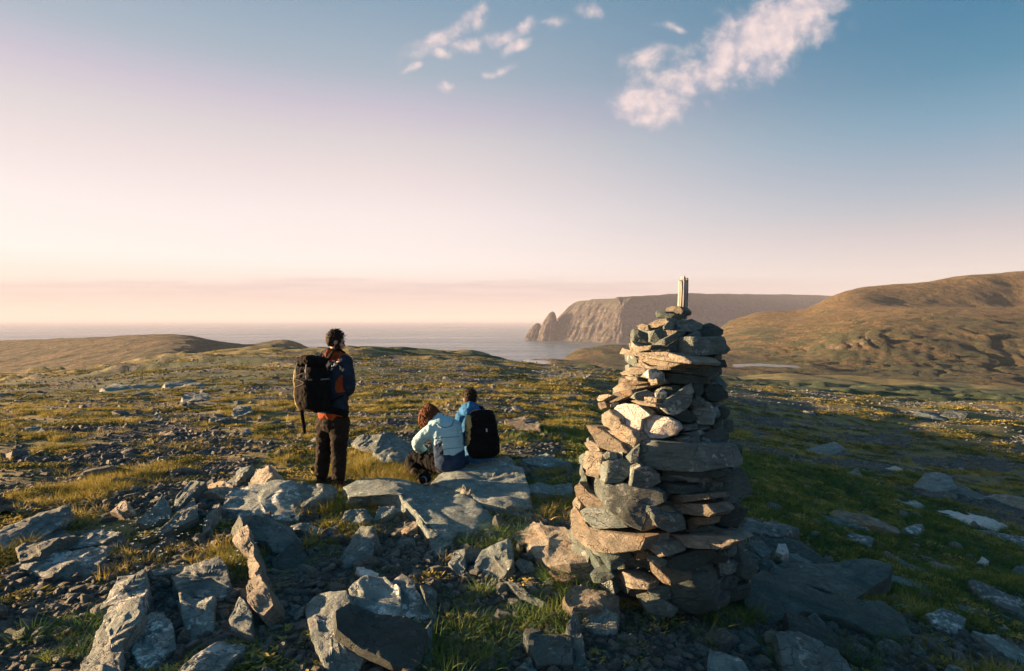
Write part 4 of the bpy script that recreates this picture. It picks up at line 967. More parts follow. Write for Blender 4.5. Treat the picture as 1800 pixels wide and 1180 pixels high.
def by_face(me, mats, fn):
    for m in mats: me.materials.append(m)
    c = np.empty(len(me.polygons) * 3, np.float32); me.polygons.foreach_get('center', c)
    me.polygons.foreach_set('material_index', fn(c.reshape(-1, 3)).astype(np.int32)); me.update()

def cloth(key, c, rough=.9, var=.25, weave=220.0, sheen=.0):
    m, g = new_mat(key); MAT[key] = m; tc = g.n('TexCoord').outputs['Object']
    n = g.noise(tc, 9.0, 5.0, .6); col = g.mix(g.sm(n, .3, .7), tuple(x * (1 - var) for x in c), tuple(min(1, x * (1 + var)) for x in c))
    b = g.m('ADD', g.noise(tc, 26.0, 5.0, .6), g.m('MULTIPLY', g.noise(tc, weave, 2.0, .5), .15)); finish(g, col, rough, b, .012, .7, **{'Specular IOR Level': .12})
    return m
cloth('navy', (.016, .030, .052)); cloth('orange_cloth', (.27, .060, .020)); cloth('trouser_dark', (.016, .0135, .012)); cloth('black_cloth', (.006, .0065, .0075))
cloth('white_cloth', (.32, .52, .61), .8, .08); cloth('blue_cloth', (.030, .13, .30)); cloth('dusk_blue', (.020, .040, .085)); cloth('olive_panel', (.24, .20, .08)); cloth('tan_panel', (.34, .25, .11))
cloth('boot_leather', (.035, .026, .020), .7); cloth('logo_white', (.70, .72, .72), .7, .02); cloth('grey_strap', (.13, .135, .14))
def skin_mat():
    m, g = new_mat('skin'); MAT['skin'] = m; tc = g.n('TexCoord').outputs['Object']
    finish(g, g.mix(g.noise(tc, 14.0, 3.0, .5), (.36, .20, .14), (.46, .28, .20)), .55, g.noise(tc, 120.0, 2.0, .5), .002, .3, **{'Subsurface Weight': .08})
skin_mat()
def hair_mat(key, a, b):
    m, g = new_mat(key); MAT[key] = m; tc = g.n('TexCoord').outputs['Object']
    n = g.noise(g.vscale(tc, (1, 1, .3)), 90.0, 4.0, .6); finish(g, g.mix(n, a, b), .7, n, .01, .8, **{'Specular IOR Level': .15})
hair_mat('hair_dark', (.010, .008, .007), (.030, .022, .017)); hair_mat('hair_auburn', (.050, .019, .010), (.17, .060, .024))
em, g = new_mat('eye'); finish(g, (.05, .04, .035), .15)
MAT['eye'] = em

def head_parts(c, fwd, up=(0, 0, 1), s=1.0):
    f = nrm(fwd); r = nrm(np.cross(f, up)); u = np.cross(r, f); ax = np.array([r, f, u]); L = lambda x, y, z: c + s * (x * r + y * f + z * u)
    P = [sphere(L(0, -.012, .022), np.array([.076, .094, .098]) * s, ax), sphere(L(0, .028, -.035), np.array([.060, .068, .085]) * s, ax),
         sphere(L(0, .062, -.088), np.array([.034, .030, .026]) * s, ax), sphere(L(0, .098, -.022), np.array([.013, .022, .024]) * s, ax), sphere(L(0, .085, .022), np.array([.050, .016, .012]) * s, ax),
         sphere(L(0, .082, -.062), np.array([.026, .014, .010]) * s, ax)]
    for q in (-1, 1): P.append(sphere(L(.078 * q, -.008, -.012), np.array([.010, .020, .032]) * s, ax)); P.append(sphere(L(.040 * q, .066, -.03), np.array([.024, .020, .020]) * s, ax))
    eyes = [sphere(L(.031 * q, .082, .002), .0115 * s, ax, 10, 7) for q in (-1, 1)]
    return P, eyes, L, ax
def hand_parts(w, d, palm_n, side):
    """palm tube and five unequal, bent fingers from wrist w along d"""
    d = nrm(d); n = nrm(palm_n - d * np.dot(palm_n, d)); a = np.cross(d, n) * side
    palm = [tube([w, w + d * .045, w + d * .09], [(.028, .018), (.040, .016), (.038, .014)], a, 12, 3)]
    fin = []
    for i, l in enumerate((.066, .076, .071, .055)):
        b = w + d * .085 + a * (.030 - .020 * i); k = b + d * l * .45 + n * .008; e = k + d * l * .30 + n * l * .30; t = e + d * l * .08 + n * l * .28
        fin.append(tube([b, k, e, t], [.0092, .0086, .0078, .0066], a, 8, 2))
    b = w + d * .03 + a * .032; fin.append(tube([b, b + d * .030 + a * .020 + n * .008, b + d * .058 + a * .018 + n * .02], [.011, .0095, .0078], n, 8, 2))
    return palm, fin
def person(label, base, skel, mats, head_dir, hair, beard=False, group=None):
    """skel: dict of joints (world).  Builds body, clothes, hair and boots as children of one Empty."""
    root = obj('person', None, M=Matrix.Translation(base), label=label, cat='person', group=group)
    J = skel; lat = J['lat']; fw = J['fwd']
    torso = [J['pelvis'], J['waist'], J['chest'], J['neck']]
    hp, eyes, L, ax = head_parts(J['head'], head_dir)
    body = [tube(torso, [(.15, .11), (.135, .10), (.165, .115), (.06, .06)], lat), tube([J['neck'] - (J['neck'] - J['chest']) * .15, J['head'] - (J['head'] - J['neck']) * .3], [.058, .055], lat)] + hp
    fingers = []
    for sd in 'LR':
        body.append(tube([J['sh' + sd], J['el' + sd], J['wr' + sd]], [.048, .038, .026], lat)); body.append(tube([J['hip' + sd], J['kn' + sd], J['an' + sd]], [.080, .055, .038], lat)); body.append(tube([J['an' + sd], J['toe' + sd]], [.034, .024], lat))
        p, f = hand_parts(J['wr' + sd], J['wr' + sd] - J['el' + sd] + .06 * fw, np.array([0, 0, -1.0]), 1 if sd == 'R' else -1); body += p; fingers += f
    me = fuse('body', body, .008, 3)
    # fingers and eyes are joined on after the fusing so that they stay separate
    bm = bmesh.new(); bm.from_mesh(me)
    ex = mesh_np('x', *join(fingers), True); bm.from_mesh(ex)
    nb = len(bm.faces); ey = mesh_np('y', *join(eyes), True); bm.from_mesh(ey); bm.faces.ensure_lookup_table()
    for f in bm.faces[nb:]: f.material_index = 1
    bm.to_mesh(me); bm.free(); me.materials.append(MAT['skin']); me.materials.append(MAT['eye'])
    place('body', me, None, root, base)
    # trousers
    tr = [tube([J['waist'] * .35 + J['pelvis'] * .65, J['pelvis'] - np.array([0, 0, .04])], [(.165, .125), (.172, .135)], lat)]
    for sd in 'LR':
        h, k, a = J['hip' + sd], J['kn' + sd], J['an' + sd]
        tr.append(tube([h, h * .5 + k * .5, k, k * .45 + a * .55, a + (k - a) * .04], [.105, .096, .078, .074, .070], lat, 18))
    me = fuse('trousers', tr, .009, 3); crease(me, .022, (9, 9, 15), 5); place('trousers', me, mats['trousers'], root, base)
    # jacket
    jk = [tube([J['pelvis'] + (J['waist'] - J['pelvis']) * J.get('hem', .1), J['waist'], J['chest'], J['chest'] * .3 + J['neck'] * .7, J['neck'] + (J['neck'] - J['chest']) * .02], [(.180, .142), (.176, .135), (.196, .148), (.128, .105), (.078, .078)], lat, 24)]
    for sd in 'LR':
        jk.append(sphere(J['sh' + sd], .074)); jk.append(tube([J['sh' + sd], J['el' + sd], J['wr' + sd] - (J['wr' + sd] - J['el' + sd]) * .05], [.074, .060, .044], lat))
        jk.append(tube([J['chest'] * .25 + J['neck'] * .75, J['sh' + sd]], [.085, .072], lat))
    jk += J.get('extra', [])
    me = fuse('jacket', jk, .009, 4); crease(me, .020, (11, 11, 13), 9)
    if 'paint' in mats:
        V = get_v(me); set_v(me, V); by_face(me, mats['jacket'], mats['paint'])
    else: me.materials.append(mats['jacket'])
    place('jacket', me, None, root, base)
    for sd in 'LR':
        a, t = J['an' + sd], J['toe' + sd]; d = nrm((t - a) * np.array([1, 1, 0])); g0 = a - d * .035; s = np.cross(d, [0, 0, 1.0])
        sole = a[2] - .13
        b = [tube([a + np.array([0, 0, .07]), a - np.array([0, 0, .03])], [.056, .054], s), tube([g0 * [1, 1, 0] + [0, 0, sole + .045], a * [1, 1, 0] + d * .10 + [0, 0, sole + .042], a * [1, 1, 0] + d * .19 + [0, 0, sole + .036]], [(.042, .040), (.048, .044), (.040, .030)], s)]
        me = fuse('boot', b, .007, 2); V = get_v(me); V[:, 2] = np.maximum(V[:, 2], sole); set_v(me, V); bo = place('boot', me, MAT['boot_leather'], root, base)
        q = tube([g0 * [1, 1, 0] + [0, 0, sole], a * [1, 1, 0] + d * .10 + [0, 0, sole], a * [1, 1, 0] + d * .20 + [0, 0, sole]], [(.047, .014), (.053, .014), (.043, .012)], s)
        place('sole', mesh_np('sole', *q, True), MAT['black_cloth'], bo, base)
    if hair == 'short' or hair == 'curly':
        hs = [sphere(L(0, -.018, .026), np.array([.080, .092, .098]), ax, 20, 14), sphere(L(0, -.050, -.008), np.array([.066, .052, .058 if hair == 'short' else .08]), ax)]
        me = fuse('hair', hs, .006, 1); V = get_v(me); c = J['head']; lo = (V - c) @ ax.T
        keep = ~((lo[:, 1] > .052) & (lo[:, 2] < .062))
        V = V - ax[1] * (np.where(keep, 0, .05))[:, None]; set_v(me, V); crease(me, .016, (40, 40, 40), 3)
        ho = place('hair', me, MAT['hair_dark' if hair == 'short' else 'hair_auburn'], root, base)
        if hair == 'curly':
            rg = np.random.default_rng(12); cs = []
            for _ in range(300):
                dv = nrm(rg.normal(size=3)); 
                if dv @ ax[1] > .45 and dv @ ax[2] < .4: continue
                p0 = c + dv * np.array([.098, .100, .108]) - ax[1] * .015; ln = rg.uniform(.05, .12); ph = rg.uniform(0, 6.28); pts_ = []
                e1 = nrm(np.cross(dv, rg.normal(size=3))); e2 = np.cross(dv, e1)
                for k in range(9):
                    q = k / 8; pts_.append(p0 + dv * .036 * math.sin(q * 1.8) + np.array([0, 0, -ln * q * .9]) + .017 * (math.cos(ph + q * 9) * e1 + math.sin(ph + q * 9) * e2))
                cs.append(tube(pts_, [.0085] * 8 + [.004], None, 6, 2))
            q = mesh_np('curls', *join(cs), True); place('curls', q, MAT['hair_auburn'], ho, base, kind='stuff')
        else:
            rg = np.random.default_rng(13); cs = []
            for _ in range(150):
                dv = nrm(rg.normal(size=3) + ax[2] * .8 - ax[1] * .2)
                p0 = L(0, -.02, .03) + (dv @ ax.T * np.array([.078, .09, .096])) @ ax; e = p0 + dv * .016 + ax[1] * rg.uniform(.0, .03) + rg.normal(size=3) * .006
                cs.append(tube([p0, (p0 + e) / 2 + dv * .004, e], [.004, .0035, .0015], None, 5, 2))
            q = mesh_np('strands', *join(cs), True); place('strands', q, MAT['hair_dark'], ho, base, kind='stuff')
    if beard:
        me = fuse('beard', [sphere(L(0, .055, -.088), np.array([.044, .040, .036]), ax), sphere(L(.045, .03, -.06), np.array([.022, .036, .048]), ax), sphere(L(-.045, .03, -.06), np.array([.022, .036, .048]), ax)], .006, 2)
        crease(me, .006, (60, 60, 60), 4); place('beard', me, MAT['hair_dark'], root, base)
    return root

def rbox(c, ax, d, r=.25, n=7, taper=(1, 1)):
    """soft box: centre c, rows of ax are its axes, half sizes d, superellipse rounding"""
    V, F = sphere((0, 0, 0), 1.0, None, 8 * n // 2, 5 * n // 2)
    U = np.sign(V) * np.abs(V) ** r; m = np.max(np.abs(V) ** (1 / 1.0), axis=1)[:, None]
    U = V / (np.sum(np.abs(V) ** (2 / r), axis=1) ** (r / 2))[:, None]
    f = .5 + .5 * U[:, 2]; U[:, 0] *= taper[0] + (taper[1] - taper[0]) * f
    return (U * np.asarray(d)) @ np.asarray(ax) + np.asarray(c), F
def band(P, w, t, nrmv):
    """flat strap along points"""
    return tube(P, [(w, t)] * len(P), nrmv, 10, 4)

def standing():
    Y0 = 6.27; z = zp(Y0); yaw = math.radians(30); fw = np.array([math.sin(yaw), math.cos(yaw), 0]); lat = np.array([math.cos(yaw), -math.sin(yaw), 0])
    gz = ground_hit(580, 857)[2]
    J = dict(lat=lat, fwd=fw, pelvis=z(388, 640), waist=z(392, 520, .01), chest=z(398, 365, .02), neck=z(402, 240, .04), head=z(405, 148, .05), shL=z(318, 285, .10), elL=z(345, 450, .24), wrL=z(425, 478, .34),
             shR=z(468, 282, -.07), elR=z(495, 440, -.10), wrR=z(470, 488, .16), hipL=z(345, 665, .06), knL=z(328, 860, .08), anL=z(312, 1035, .04), hipR=z(432, 665, -.05), knR=z(428, 860, -.03), anR=z(425, 1045, -.06), hem=.22)
    base = np.array([*z(388, 900)[:2], gz])
    for sd in 'LR':
        J['an' + sd][2] = max(J['an' + sd][2], 0); J['an' + sd][2] = float(zg(*J['an' + sd][:2])) + .11 + (.03 if sd == 'R' else .02); J['toe' + sd] = J['an' + sd] + fw * .13 - np.array([0, 0, .09])
    bk = -fw
    J['extra'] = [tube([J['neck'] + lat * -.11 + fw * .02 + [0, 0, .005], J['neck'] + bk * .085 + [0, 0, .02], J['neck'] + lat * .10 + fw * .03 + [0, 0, -.005]], [.040, .062, .038], [0, 0, 1])]
    hem = J['pelvis'][2] + .07; nk = J['neck']; el = J['elR']
    def paint(c):
        d = c - nk; collar = (np.abs(d @ lat) < .16) & (c[:, 2] > nk[2] - .055); mid = (d @ lat > -.075) & (d @ lat < .0) & (c[:, 2] > nk[2] - .09)
        under = (c[:, 2] < hem - .012) | ((np.linalg.norm(c - el, axis=1) < .15) & ((c - el) @ lat < -.028) & (c[:, 2] < el[2] + .15) & (c[:, 2] > el[2] - .06))
        yoke = ((d @ lat) < -.05) & ((d @ fw) > -.12) & (c[:, 2] > nk[2] - .10)
        return np.where((collar | under | yoke) & ~mid, 1, 0)
    person('standing person in dark blue and orange jacket and dark trousers', base, J, dict(trousers=MAT['trouser_dark'], jacket=[MAT['navy'], MAT['orange_cloth']], paint=paint), nrm([.90, .44, -.28]), 'short', True)
    r = [o for o in bpy.data.objects if o.name == 'person'][0]
    # white emblem on the sleeve and on the hood: small strokes lying on the cloth
    jo = [c for c in r.children if c.name.startswith('jacket')][0]
    from mathutils.bvhtree import BVHTree
    bv = BVHTree.FromPolygons([tuple(v) for v in get_v(jo.data)], [tuple(p.vertices) for p in jo.data.polygons])
    def emblem(px, py, s, strokes):
        parts = []
        for st in strokes:
            L_ = []
            for (a, b) in st:
                ry = px_ray(px + a * s, py - b * s); h = bv.ray_cast(Vector((0, 0, CAMZ)) - Vector(base), Vector(ry))
                if h[0] is not None: L_.append(np.array(h[0]) + np.array(h[1]) * .006)
            if len(L_) >= 2: parts.append(tube(L_, [.0065] * len(L_), None, 6, 2))
        if parts: obj('emblem', mesh_np('emblem', *join(parts), True), MAT['logo_white'], jo, label='white two-hooked emblem on the cloth')
    hook = [[(-5, -3), (-3, -3.5), (-1.5, -1), (-.5, 2), (-2, 4), (-4, 4)], [(0, -3), (1, 1), (2.5, 3), (4, 2.5), (5.5, 3)], [(1, 0), (3, .2)]]
    emblem(590, 640, 1.25, hook); emblem(569, 611, .9, [[(-4, -2), (-2, 1), (-5, 2)], [(1, -2), (3, 1), (5, -1), (2, -2)]])
    # backpack
    C = J['chest'] * .62 + J['waist'] * .38 + bk * .29 + lat * -.01; up = nrm([-.02, -.04, 1]); ax = np.array([lat, bk, up])
    b = obj('backpack', None, M=Matrix.Translation(C - np.array([0, 0, .29])), label='black hiking backpack with olive side on the standing person', cat='backpack', group='backpacks'); base = C - np.array([0, 0, .29])
    P = lambda x, y, w: C + x * lat + y * bk + w * up
    me = fuse('main_bag', [rbox(C, ax, (.158, .120, .262), .45, 8, (1.02, .92)), rbox(P(0, .07, -.06), ax, (.125, .09, .16), .5)], .009, 2); crease(me, .018, (12, 12, 9), 21); bag = place('main_bag', me, MAT['black_cloth'], b, base)
    me = fuse('lid', [rbox(P(0, .0, .265), ax, (.150, .128, .055), .6), rbox(P(.02, .05, .30), ax, (.11, .07, .035), .7)], .008, 2); crease(me, .02, (14, 14, 14), 22); place('lid', me, MAT['black_cloth'], b, base)
    me = fuse('side_panel', [rbox(P(-.142, .03, -.02), ax, (.030, .085, .22), .5)], .008, 2); crease(me, .02, (14, 14, 10), 23); place('side_panel', me, MAT['olive_panel'], b, base)
    me = fuse('side_pocket', [rbox(P(.140, -.01, -.13), ax, (.030, .08, .11), .5)], .008, 2); crease(me, .012, (14, 14, 10), 24); place('side_pocket', me, MAT['black_cloth'], b, base)
    for q in (-1, 1):
        s = J['shL'] if q < 0 else J['shR']; i = s * .36 + J['neck'] * .64
        pts_ = [P(.08 * q, -.10, .23), i + [0, 0, .095] + bk * .05, i + fw * .09 + [0, 0, .04], J['chest'] + lat * .12 * q + fw * .15 + [0, 0, .02], J['chest'] + lat * .16 * q + fw * .06 - [0, 0, .16], P(.14 * q, -.08, -.18)]
        place('shoulder_strap', mesh_np('shoulder_strap', *band(pts_, .028, .008, lat), True), MAT['black_cloth'], b, base)
        place('compression_strap', mesh_np('compression_strap', *band([P(.15 * q, -.1, .08), P(.155 * q, .02, .085), P(.11 * q, .135, .09)], .009, .004, up), True), MAT['grey_strap'], b, base)
        place('lid_strap', mesh_np('lid_strap', *band([P(.07 * q, .10, .30), P(.075 * q, .135, .22), P(.08 * q, .145, .10)], .009, .004, lat), True), MAT['grey_strap'], b, base)
        place('buckle', mesh_np('buckle', *rbox(P(.077 * q, .142, .18), ax, (.015, .006, .02), .4, 4), True), MAT['grey_strap'], b, base)
    place('hip_belt', mesh_np('hip_belt', *band([P(-.13, -.06, -.24), J['waist'] * .3 + J['pelvis'] * .7 + lat * -.21, J['waist'] * .3 + J['pelvis'] * .7 + fw * .17, J['waist'] * .3 + J['pelvis'] * .7 + lat * .21, P(.13, -.06, -.24)], .035, .008, up), True), MAT['black_cloth'], b, base)
    place('grab_loop', mesh_np('grab_loop', *band([P(-.05, -.09, .29), P(0, -.06, .345), P(.05, -.09, .29)], .010, .004, bk), True), MAT['grey_strap'], b, base)
    place('bungee_cord', mesh_np('bungee_cord', *tube([P(-.09, .155, .0), P(.07, .165, .06), P(-.08, .165, .10), P(.06, .16, .16)], [.004] * 4), True), MAT['grey_strap'], b, base)
    t = zp(6.12)
    pts_ = [t(180, 545), t(184, 590, .01), t(192, 650), t(200, 700), t(204, 738)]
    hs = place('hanging_case', mesh_np('hanging_case', *tube(pts_, [.016, .021, .020, .020, .016], None, 12, 3), True), MAT['black_cloth'], b, base)
    place('case_strap', mesh_np('case_strap', *band([P(-.16, .06, -.22), t(172, 552), t(182, 560)], .010, .004, lat), True), MAT['grey_strap'], hs, base)
standing()

def seated():
    # nearer one, in the pale jacket, crouched with one knee up
    z = zp(6.62); yaw = math.radians(-28); fw = np.array([math.sin(yaw), math.cos(yaw), 0]); lat = nrm([math.cos(yaw), -math.sin(yaw) * .6, .10])
    base = np.array([*z(1140, 980)[:2], float(zg(*z(1140, 980)[:2]))])
    J = dict(lat=lat, fwd=fw, pelvis=z(1150, 935), waist=z(1140, 850, .02), chest=z(1115, 730, .08), neck=z(1065, 655, .13), head=z(1012, 622, .20), shL=z(1025, 722, .03), elL=z(932, 812, .06), wrL=z(985, 868, .30), shR=z(1180, 700, .16), elR=z(1195, 800, .34), wrR=z(1090, 860, .48),
             hipL=z(1085, 955, .06), knL=z(900, 905, .26), anL=z(918, 1035, .02), hipR=z(1185, 950, .12), knR=z(985, 900, .46), anR=z(1000, 1035, .26), hem=-.10)
    for sd in 'LR': J['toe' + sd] = J['an' + sd] + nrm(fw + [-.45, 0, 0]) * .13 - np.array([0, 0, .09])
    ub = nrm(J['chest'] - J['pelvis']); bkd = nrm(np.cross(ub, lat)); bkd = bkd if bkd[1] < 0 else -bkd
    J['extra'] = [tube([J['neck'] + lat * -.10 - [0, 0, .02], J['neck'] + bkd * .10 - ub * .07, J['neck'] + lat * .13 - [0, 0, .03]], [.038, .060, .038], [0, 0, 1]), sphere(J['neck'] + bkd * .095 - ub * .075 + lat * .02, (.11, .05, .075), np.array([lat, bkd, ub]))]
    pv, ch = J['pelvis'].copy(), J['chest'].copy(); le = J['elL'].copy()
    def paint(c):
        h = (c - pv) @ ub; x = (c - pv) @ lat
        arm = np.linalg.norm(c - le, axis=1) < .16
        low = (h < .075 + .30 * np.abs(x - .02)) | ((x < -.085) & (h < .27 + .5 * (x + .085)) & ~arm)
        return np.where(low & ~(arm & (h > .1)), 1, 0)
    person('crouching person in pale white-blue jacket with curly auburn hair', base, J, dict(trousers=MAT['black_cloth'], jacket=[MAT['white_cloth'], MAT['dusk_blue']], paint=paint), nrm([-.62, .70, -.35]), 'curly')
    r = [o for o in bpy.data.objects if o.name.startswith('person') and 'pale' in o.get('label', '')][0]
    jo = [c for c in r.children if c.name.startswith('jacket')][0]
    from mathutils.bvhtree import BVHTree
    bv = BVHTree.FromPolygons([tuple(v) for v in get_v(jo.data)], [tuple(p.vertices) for p in jo.data.polygons])
    def seam(pp, w, mat, nm):
        L_ = []; ox, oy, s_ = ZOOMS[1]
        for k in range(len(pp) - 1):
            for t in np.linspace(0, 1, 6):
                a = np.array(pp[k]) * (1 - t) + np.array(pp[k + 1]) * t; h = bv.ray_cast(Vector((0, 0, CAMZ)) - Vector(base), Vector(px_ray(ox + a[0] * s_, oy + a[1] * s_)))
                if h[0] is not None: L_.append(np.array(h[0]) + np.array(h[1]) * .001)
        if len(L_) > 2: obj(nm, mesh_np(nm, *tube(L_, [w] * len(L_), None, 6, 1), True), mat, jo)
    seam([(1040, 780), (1100, 772), (1205, 766)], .0035, MAT['dusk_blue'], 'seam'); seam([(1095, 850), (1150, 842), (1215, 838)], .0028, MAT['dusk_blue'], 'seam')
    seam([(1055, 672), (1085, 700), (1120, 708), (1160, 694), (1170, 660)], .0035, MAT['dusk_blue'], 'hood_edge')
    # farther one, in blue with a black backpack
    z = zp(6.92); yaw = math.radians(14); fw = np.array([math.sin(yaw), math.cos(yaw), 0]); lat = np.array([math.cos(yaw), -math.sin(yaw), 0])
    J = dict(lat=lat, fwd=fw, pelvis=z(1335, 905), waist=z(1325, 810, .03), chest=z(1308, 690, .10), neck=z(1288, 580, .16), head=z(1280, 520, .20), shL=z(1222, 640, .12), elL=z(1208, 780, .16), wrL=z(1215, 850, .42), shR=z(1400, 645, .06), elR=z(1425, 780, .18), wrR=z(1350, 850, .45),
             hipL=z(1285, 930, .12), knL=z(1262, 868, .52), anL=z(1275, 940, .66), hipR=z(1390, 930, .08), knR=z(1370, 868, .52), anR=z(1370, 940, .66), hem=-.15)
    for sd in 'LR': J['an' + sd][2] = float(zg(*J['an' + sd][:2])) + .12; J['toe' + sd] = J['an' + sd] + fw * .13 - np.array([0, 0, .09])
    base = np.array([*J['pelvis'][:2], float(zg(*J['pelvis'][:2]))]); bk = -fw; up = nrm([-.03, .22, 1])
    J['extra'] = [tube([J['neck'] + lat * -.12 - [0, 0, .05], J['neck'] + bk * .06 + [0, 0, .005], J['neck'] + lat * .14 - [0, 0, .05]], [.052, .088, .052], [0, 0, 1]), tube([J['neck'] + lat * -.10 - [0, 0, .03] + bk * .06, J['neck'] + bk * .14 - [0, 0, .03], J['neck'] + lat * .12 - [0, 0, .03] + bk * .05], [.04, .05, .04], [0, 0, 1])]
    person('seated person in blue jacket with short dark hair', base, J, dict(trousers=MAT['dusk_blue'], jacket=MAT['blue_cloth']), nrm([.1, 1, -.1]), 'short')
    yw = math.radians(-20); bkv = -np.array([math.sin(yw), math.cos(yw), 0]); lt = np.array([math.cos(yw), -math.sin(yw), 0])
    C = z(1358, 752, -.13); bkv = nrm(bkv - up * np.dot(bkv, up)); lt = nrm(np.cross(up, bkv)); ax = np.array([lt, bkv, up]); base = C - np.array([0, 0, .30])
    b = obj('backpack', None, M=Matrix.Translation(base), label='black backpack with tan side worn by the seated person in blue', cat='backpack', group='backpacks')
    P = lambda x, y, w: C + x * lt + y * bkv + w * up
    me = fuse('main_bag', [rbox(C, ax, (.178, .115, .275), .42, 8, (1.05, .84)), rbox(P(.01, .06, -.08), ax, (.15, .085, .17), .5)], .009, 2); crease(me, .022, (3, 3, 24), 31); place('main_bag', me, MAT['black_cloth'], b, base)
    me = fuse('lid', [rbox(P(0, -.01, .245), ax, (.140, .105, .05), .7)], .008, 2); crease(me, .014, (14, 14, 14), 32); place('lid', me, MAT['black_cloth'], b, base)
    me = fuse('side_panel', [rbox(P(-.165, -.02, .05), ax, (.030, .085, .175), .5)], .008, 2); crease(me, .02, (14, 14, 14), 33); place('side_panel', me, MAT['tan_panel'], b, base)
    me = fuse('side_pocket', [rbox(P(.172, -.01, -.12), ax, (.028, .08, .12), .5)], .008, 2); place('side_pocket', me, MAT['black_cloth'], b, base)
    for q in (-1, 1):
        s = J['shL'] if q < 0 else J['shR']; i = s * .55 + J['neck'] * .45
        place('shoulder_strap', mesh_np('shoulder_strap', *band([P(.08 * q, -.10, .22), i + [0, 0, .09] + bk * .03, i + fw * .10 + [0, 0, .0], J['chest'] + lat * .14 * q + fw * .14 - [0, 0, .08], P(.15 * q, -.10, -.18)], .028, .008, lat), True), MAT['black_cloth'], b, base)
    for k in range(3): place('side_strap', mesh_np('side_strap', *band([P(-.19, -.09, .14 - .07 * k), P(-.20, .0, .10 - .07 * k), P(-.165, .09, .05 - .07 * k)], .005, .004, up), True), MAT['black_cloth'], b, base)
    e = [P(-.004, .150, .055), P(.008, .150, .062), P(.004, .150, .045), P(.012, .150, .036), P(-.002, .150, .030)]
    place('emblem', mesh_np('emblem', *tube(e, [.004] * 5, None, 6, 2), True), MAT['logo_white'], b, base)
    # small camera set down on the rock
    zc = zp(6.12); c = zc(990, 1052) + np.array([0, 0, .035]); ax = np.array([nrm([.9, -.4, 0]), nrm([-.4, -.9, 0]), [0, 0, 1.0]]); base = c - np.array([0, 0, .06])
    cb = obj('camera', None, M=Matrix.Translation(base), label='small black camera standing on the rock beside the crouching person', cat='camera'); cb.name = 'photo_camera'
    Q = lambda x, y, w: c + x * ax[0] + y * ax[1] + w * ax[2]
    def add(n_, q, m_): return place(n_, mesh_np(n_, *q, True), MAT[m_], cb, base)
    add('camera_body', rbox(c, ax, (.062, .030, .050), .35, 6), 'black_cloth'); add('viewfinder_hump', rbox(Q(0, 0, .055), ax, (.026, .024, .020), .5, 5), 'black_cloth')
    ln = add('lens', tube([Q(.012, .02, -.005), Q(.012, .085, -.008)], [.034, .036], [0, 0, 1], 18, 3), 'black_cloth'); place('lens_ring', mesh_np('lens_ring', *tube([Q(.012, .060, -.007), Q(.012, .066, -.007)], [.0385, .0385], [0, 0, 1], 18, 2), True), MAT['grey_strap'], ln, base)
    add('grip', rbox(Q(-.05, .02, -.005), ax, (.018, .018, .042), .5, 5), 'black_cloth'); add('dial', tube([Q(-.04, 0, .05), Q(-.04, 0, .062)], [.011, .011], None, 12, 2), 'grey_strap')
    place('neck_strap', mesh_np('neck_strap', *band([Q(-.062, 0, .03), Q(-.10, .02, -.02), Q(-.09, .07, -.05), Q(-.02, .10, -.055), Q(.06, .08, -.05), Q(.09, .02, -.01), Q(.062, 0, .03)], .010, .003, [0, 0, 1]), True), MAT['grey_strap'], cb, base)
seated()
# ------------------------------------------------------------------ ground cover
def proto(name, V, F, mat, smooth=False, sharp=None):
    me = mesh_np(name, V, F, smooth, sharp); me.materials.append(mat)
    return bpy.data.objects.new(name, me)                      # not linked: only the scatter below shows it
def scatter(name, protos, P, rot, scl, label, vid=None, cat=None):
    n = len(P); me = bpy.data.meshes.new(name); me.vertices.add(n); me.vertices.foreach_set('co', np.asarray(P, np.float32).ravel())
    for an, ty, d in (('rot', 'FLOAT_VECTOR', rot), ('scl', 'FLOAT_VECTOR', scl)):
        at = me.attributes.new(an, ty, 'POINT'); at.data.foreach_set('vector', np.asarray(d, np.float32).ravel())
    at = me.attributes.new('vid', 'INT', 'POINT'); at.data.foreach_set('value', (RNG.integers(0, len(protos), n) if vid is None else vid).astype(np.int32))
    nt = bpy.data.node_groups.new(name, 'GeometryNodeTree')
    nt.interface.new_socket('Geometry', in_out='INPUT', socket_type='NodeSocketGeometry'); nt.interface.new_socket('Geometry', in_out='OUTPUT', socket_type='NodeSocketGeometry')
    N = nt.nodes.new; L = nt.links.new
    gi, go = N('NodeGroupInput'), N('NodeGroupOutput')
    def attr(nm, ty):
        a = N('GeometryNodeInputNamedAttribute'); a.data_type = ty; a.inputs[0].default_value = nm
        return [o for o in a.outputs if o.enabled and o.name == 'Attribute'][0]
    ge = N('GeometryNodeJoinGeometry')
    for p in protos:
        oi = N('GeometryNodeObjectInfo'); oi.inputs['Object'].default_value = p; oi.inputs['As Instance'].default_value = True
        L(oi.outputs['Geometry'], ge.inputs[0])
    ip = N('GeometryNodeInstanceOnPoints'); ip.inputs['Pick Instance'].default_value = True
    L(gi.outputs[0], ip.inputs['Points']); L(ge.outputs[0], ip.inputs['Instance']); L(attr('vid', 'INT'), ip.inputs['Instance Index'])
    L(attr('rot', 'FLOAT_VECTOR'), ip.inputs['Rotation']); L(attr('scl', 'FLOAT_VECTOR'), ip.inputs['Scale'])
    L(ip.outputs[0], go.inputs[0])
    o = obj(name, me, None, label=label, kind='stuff', cat=cat)
    md = o.modifiers.new('scatter', 'NODES'); md.node_group = nt
    return o

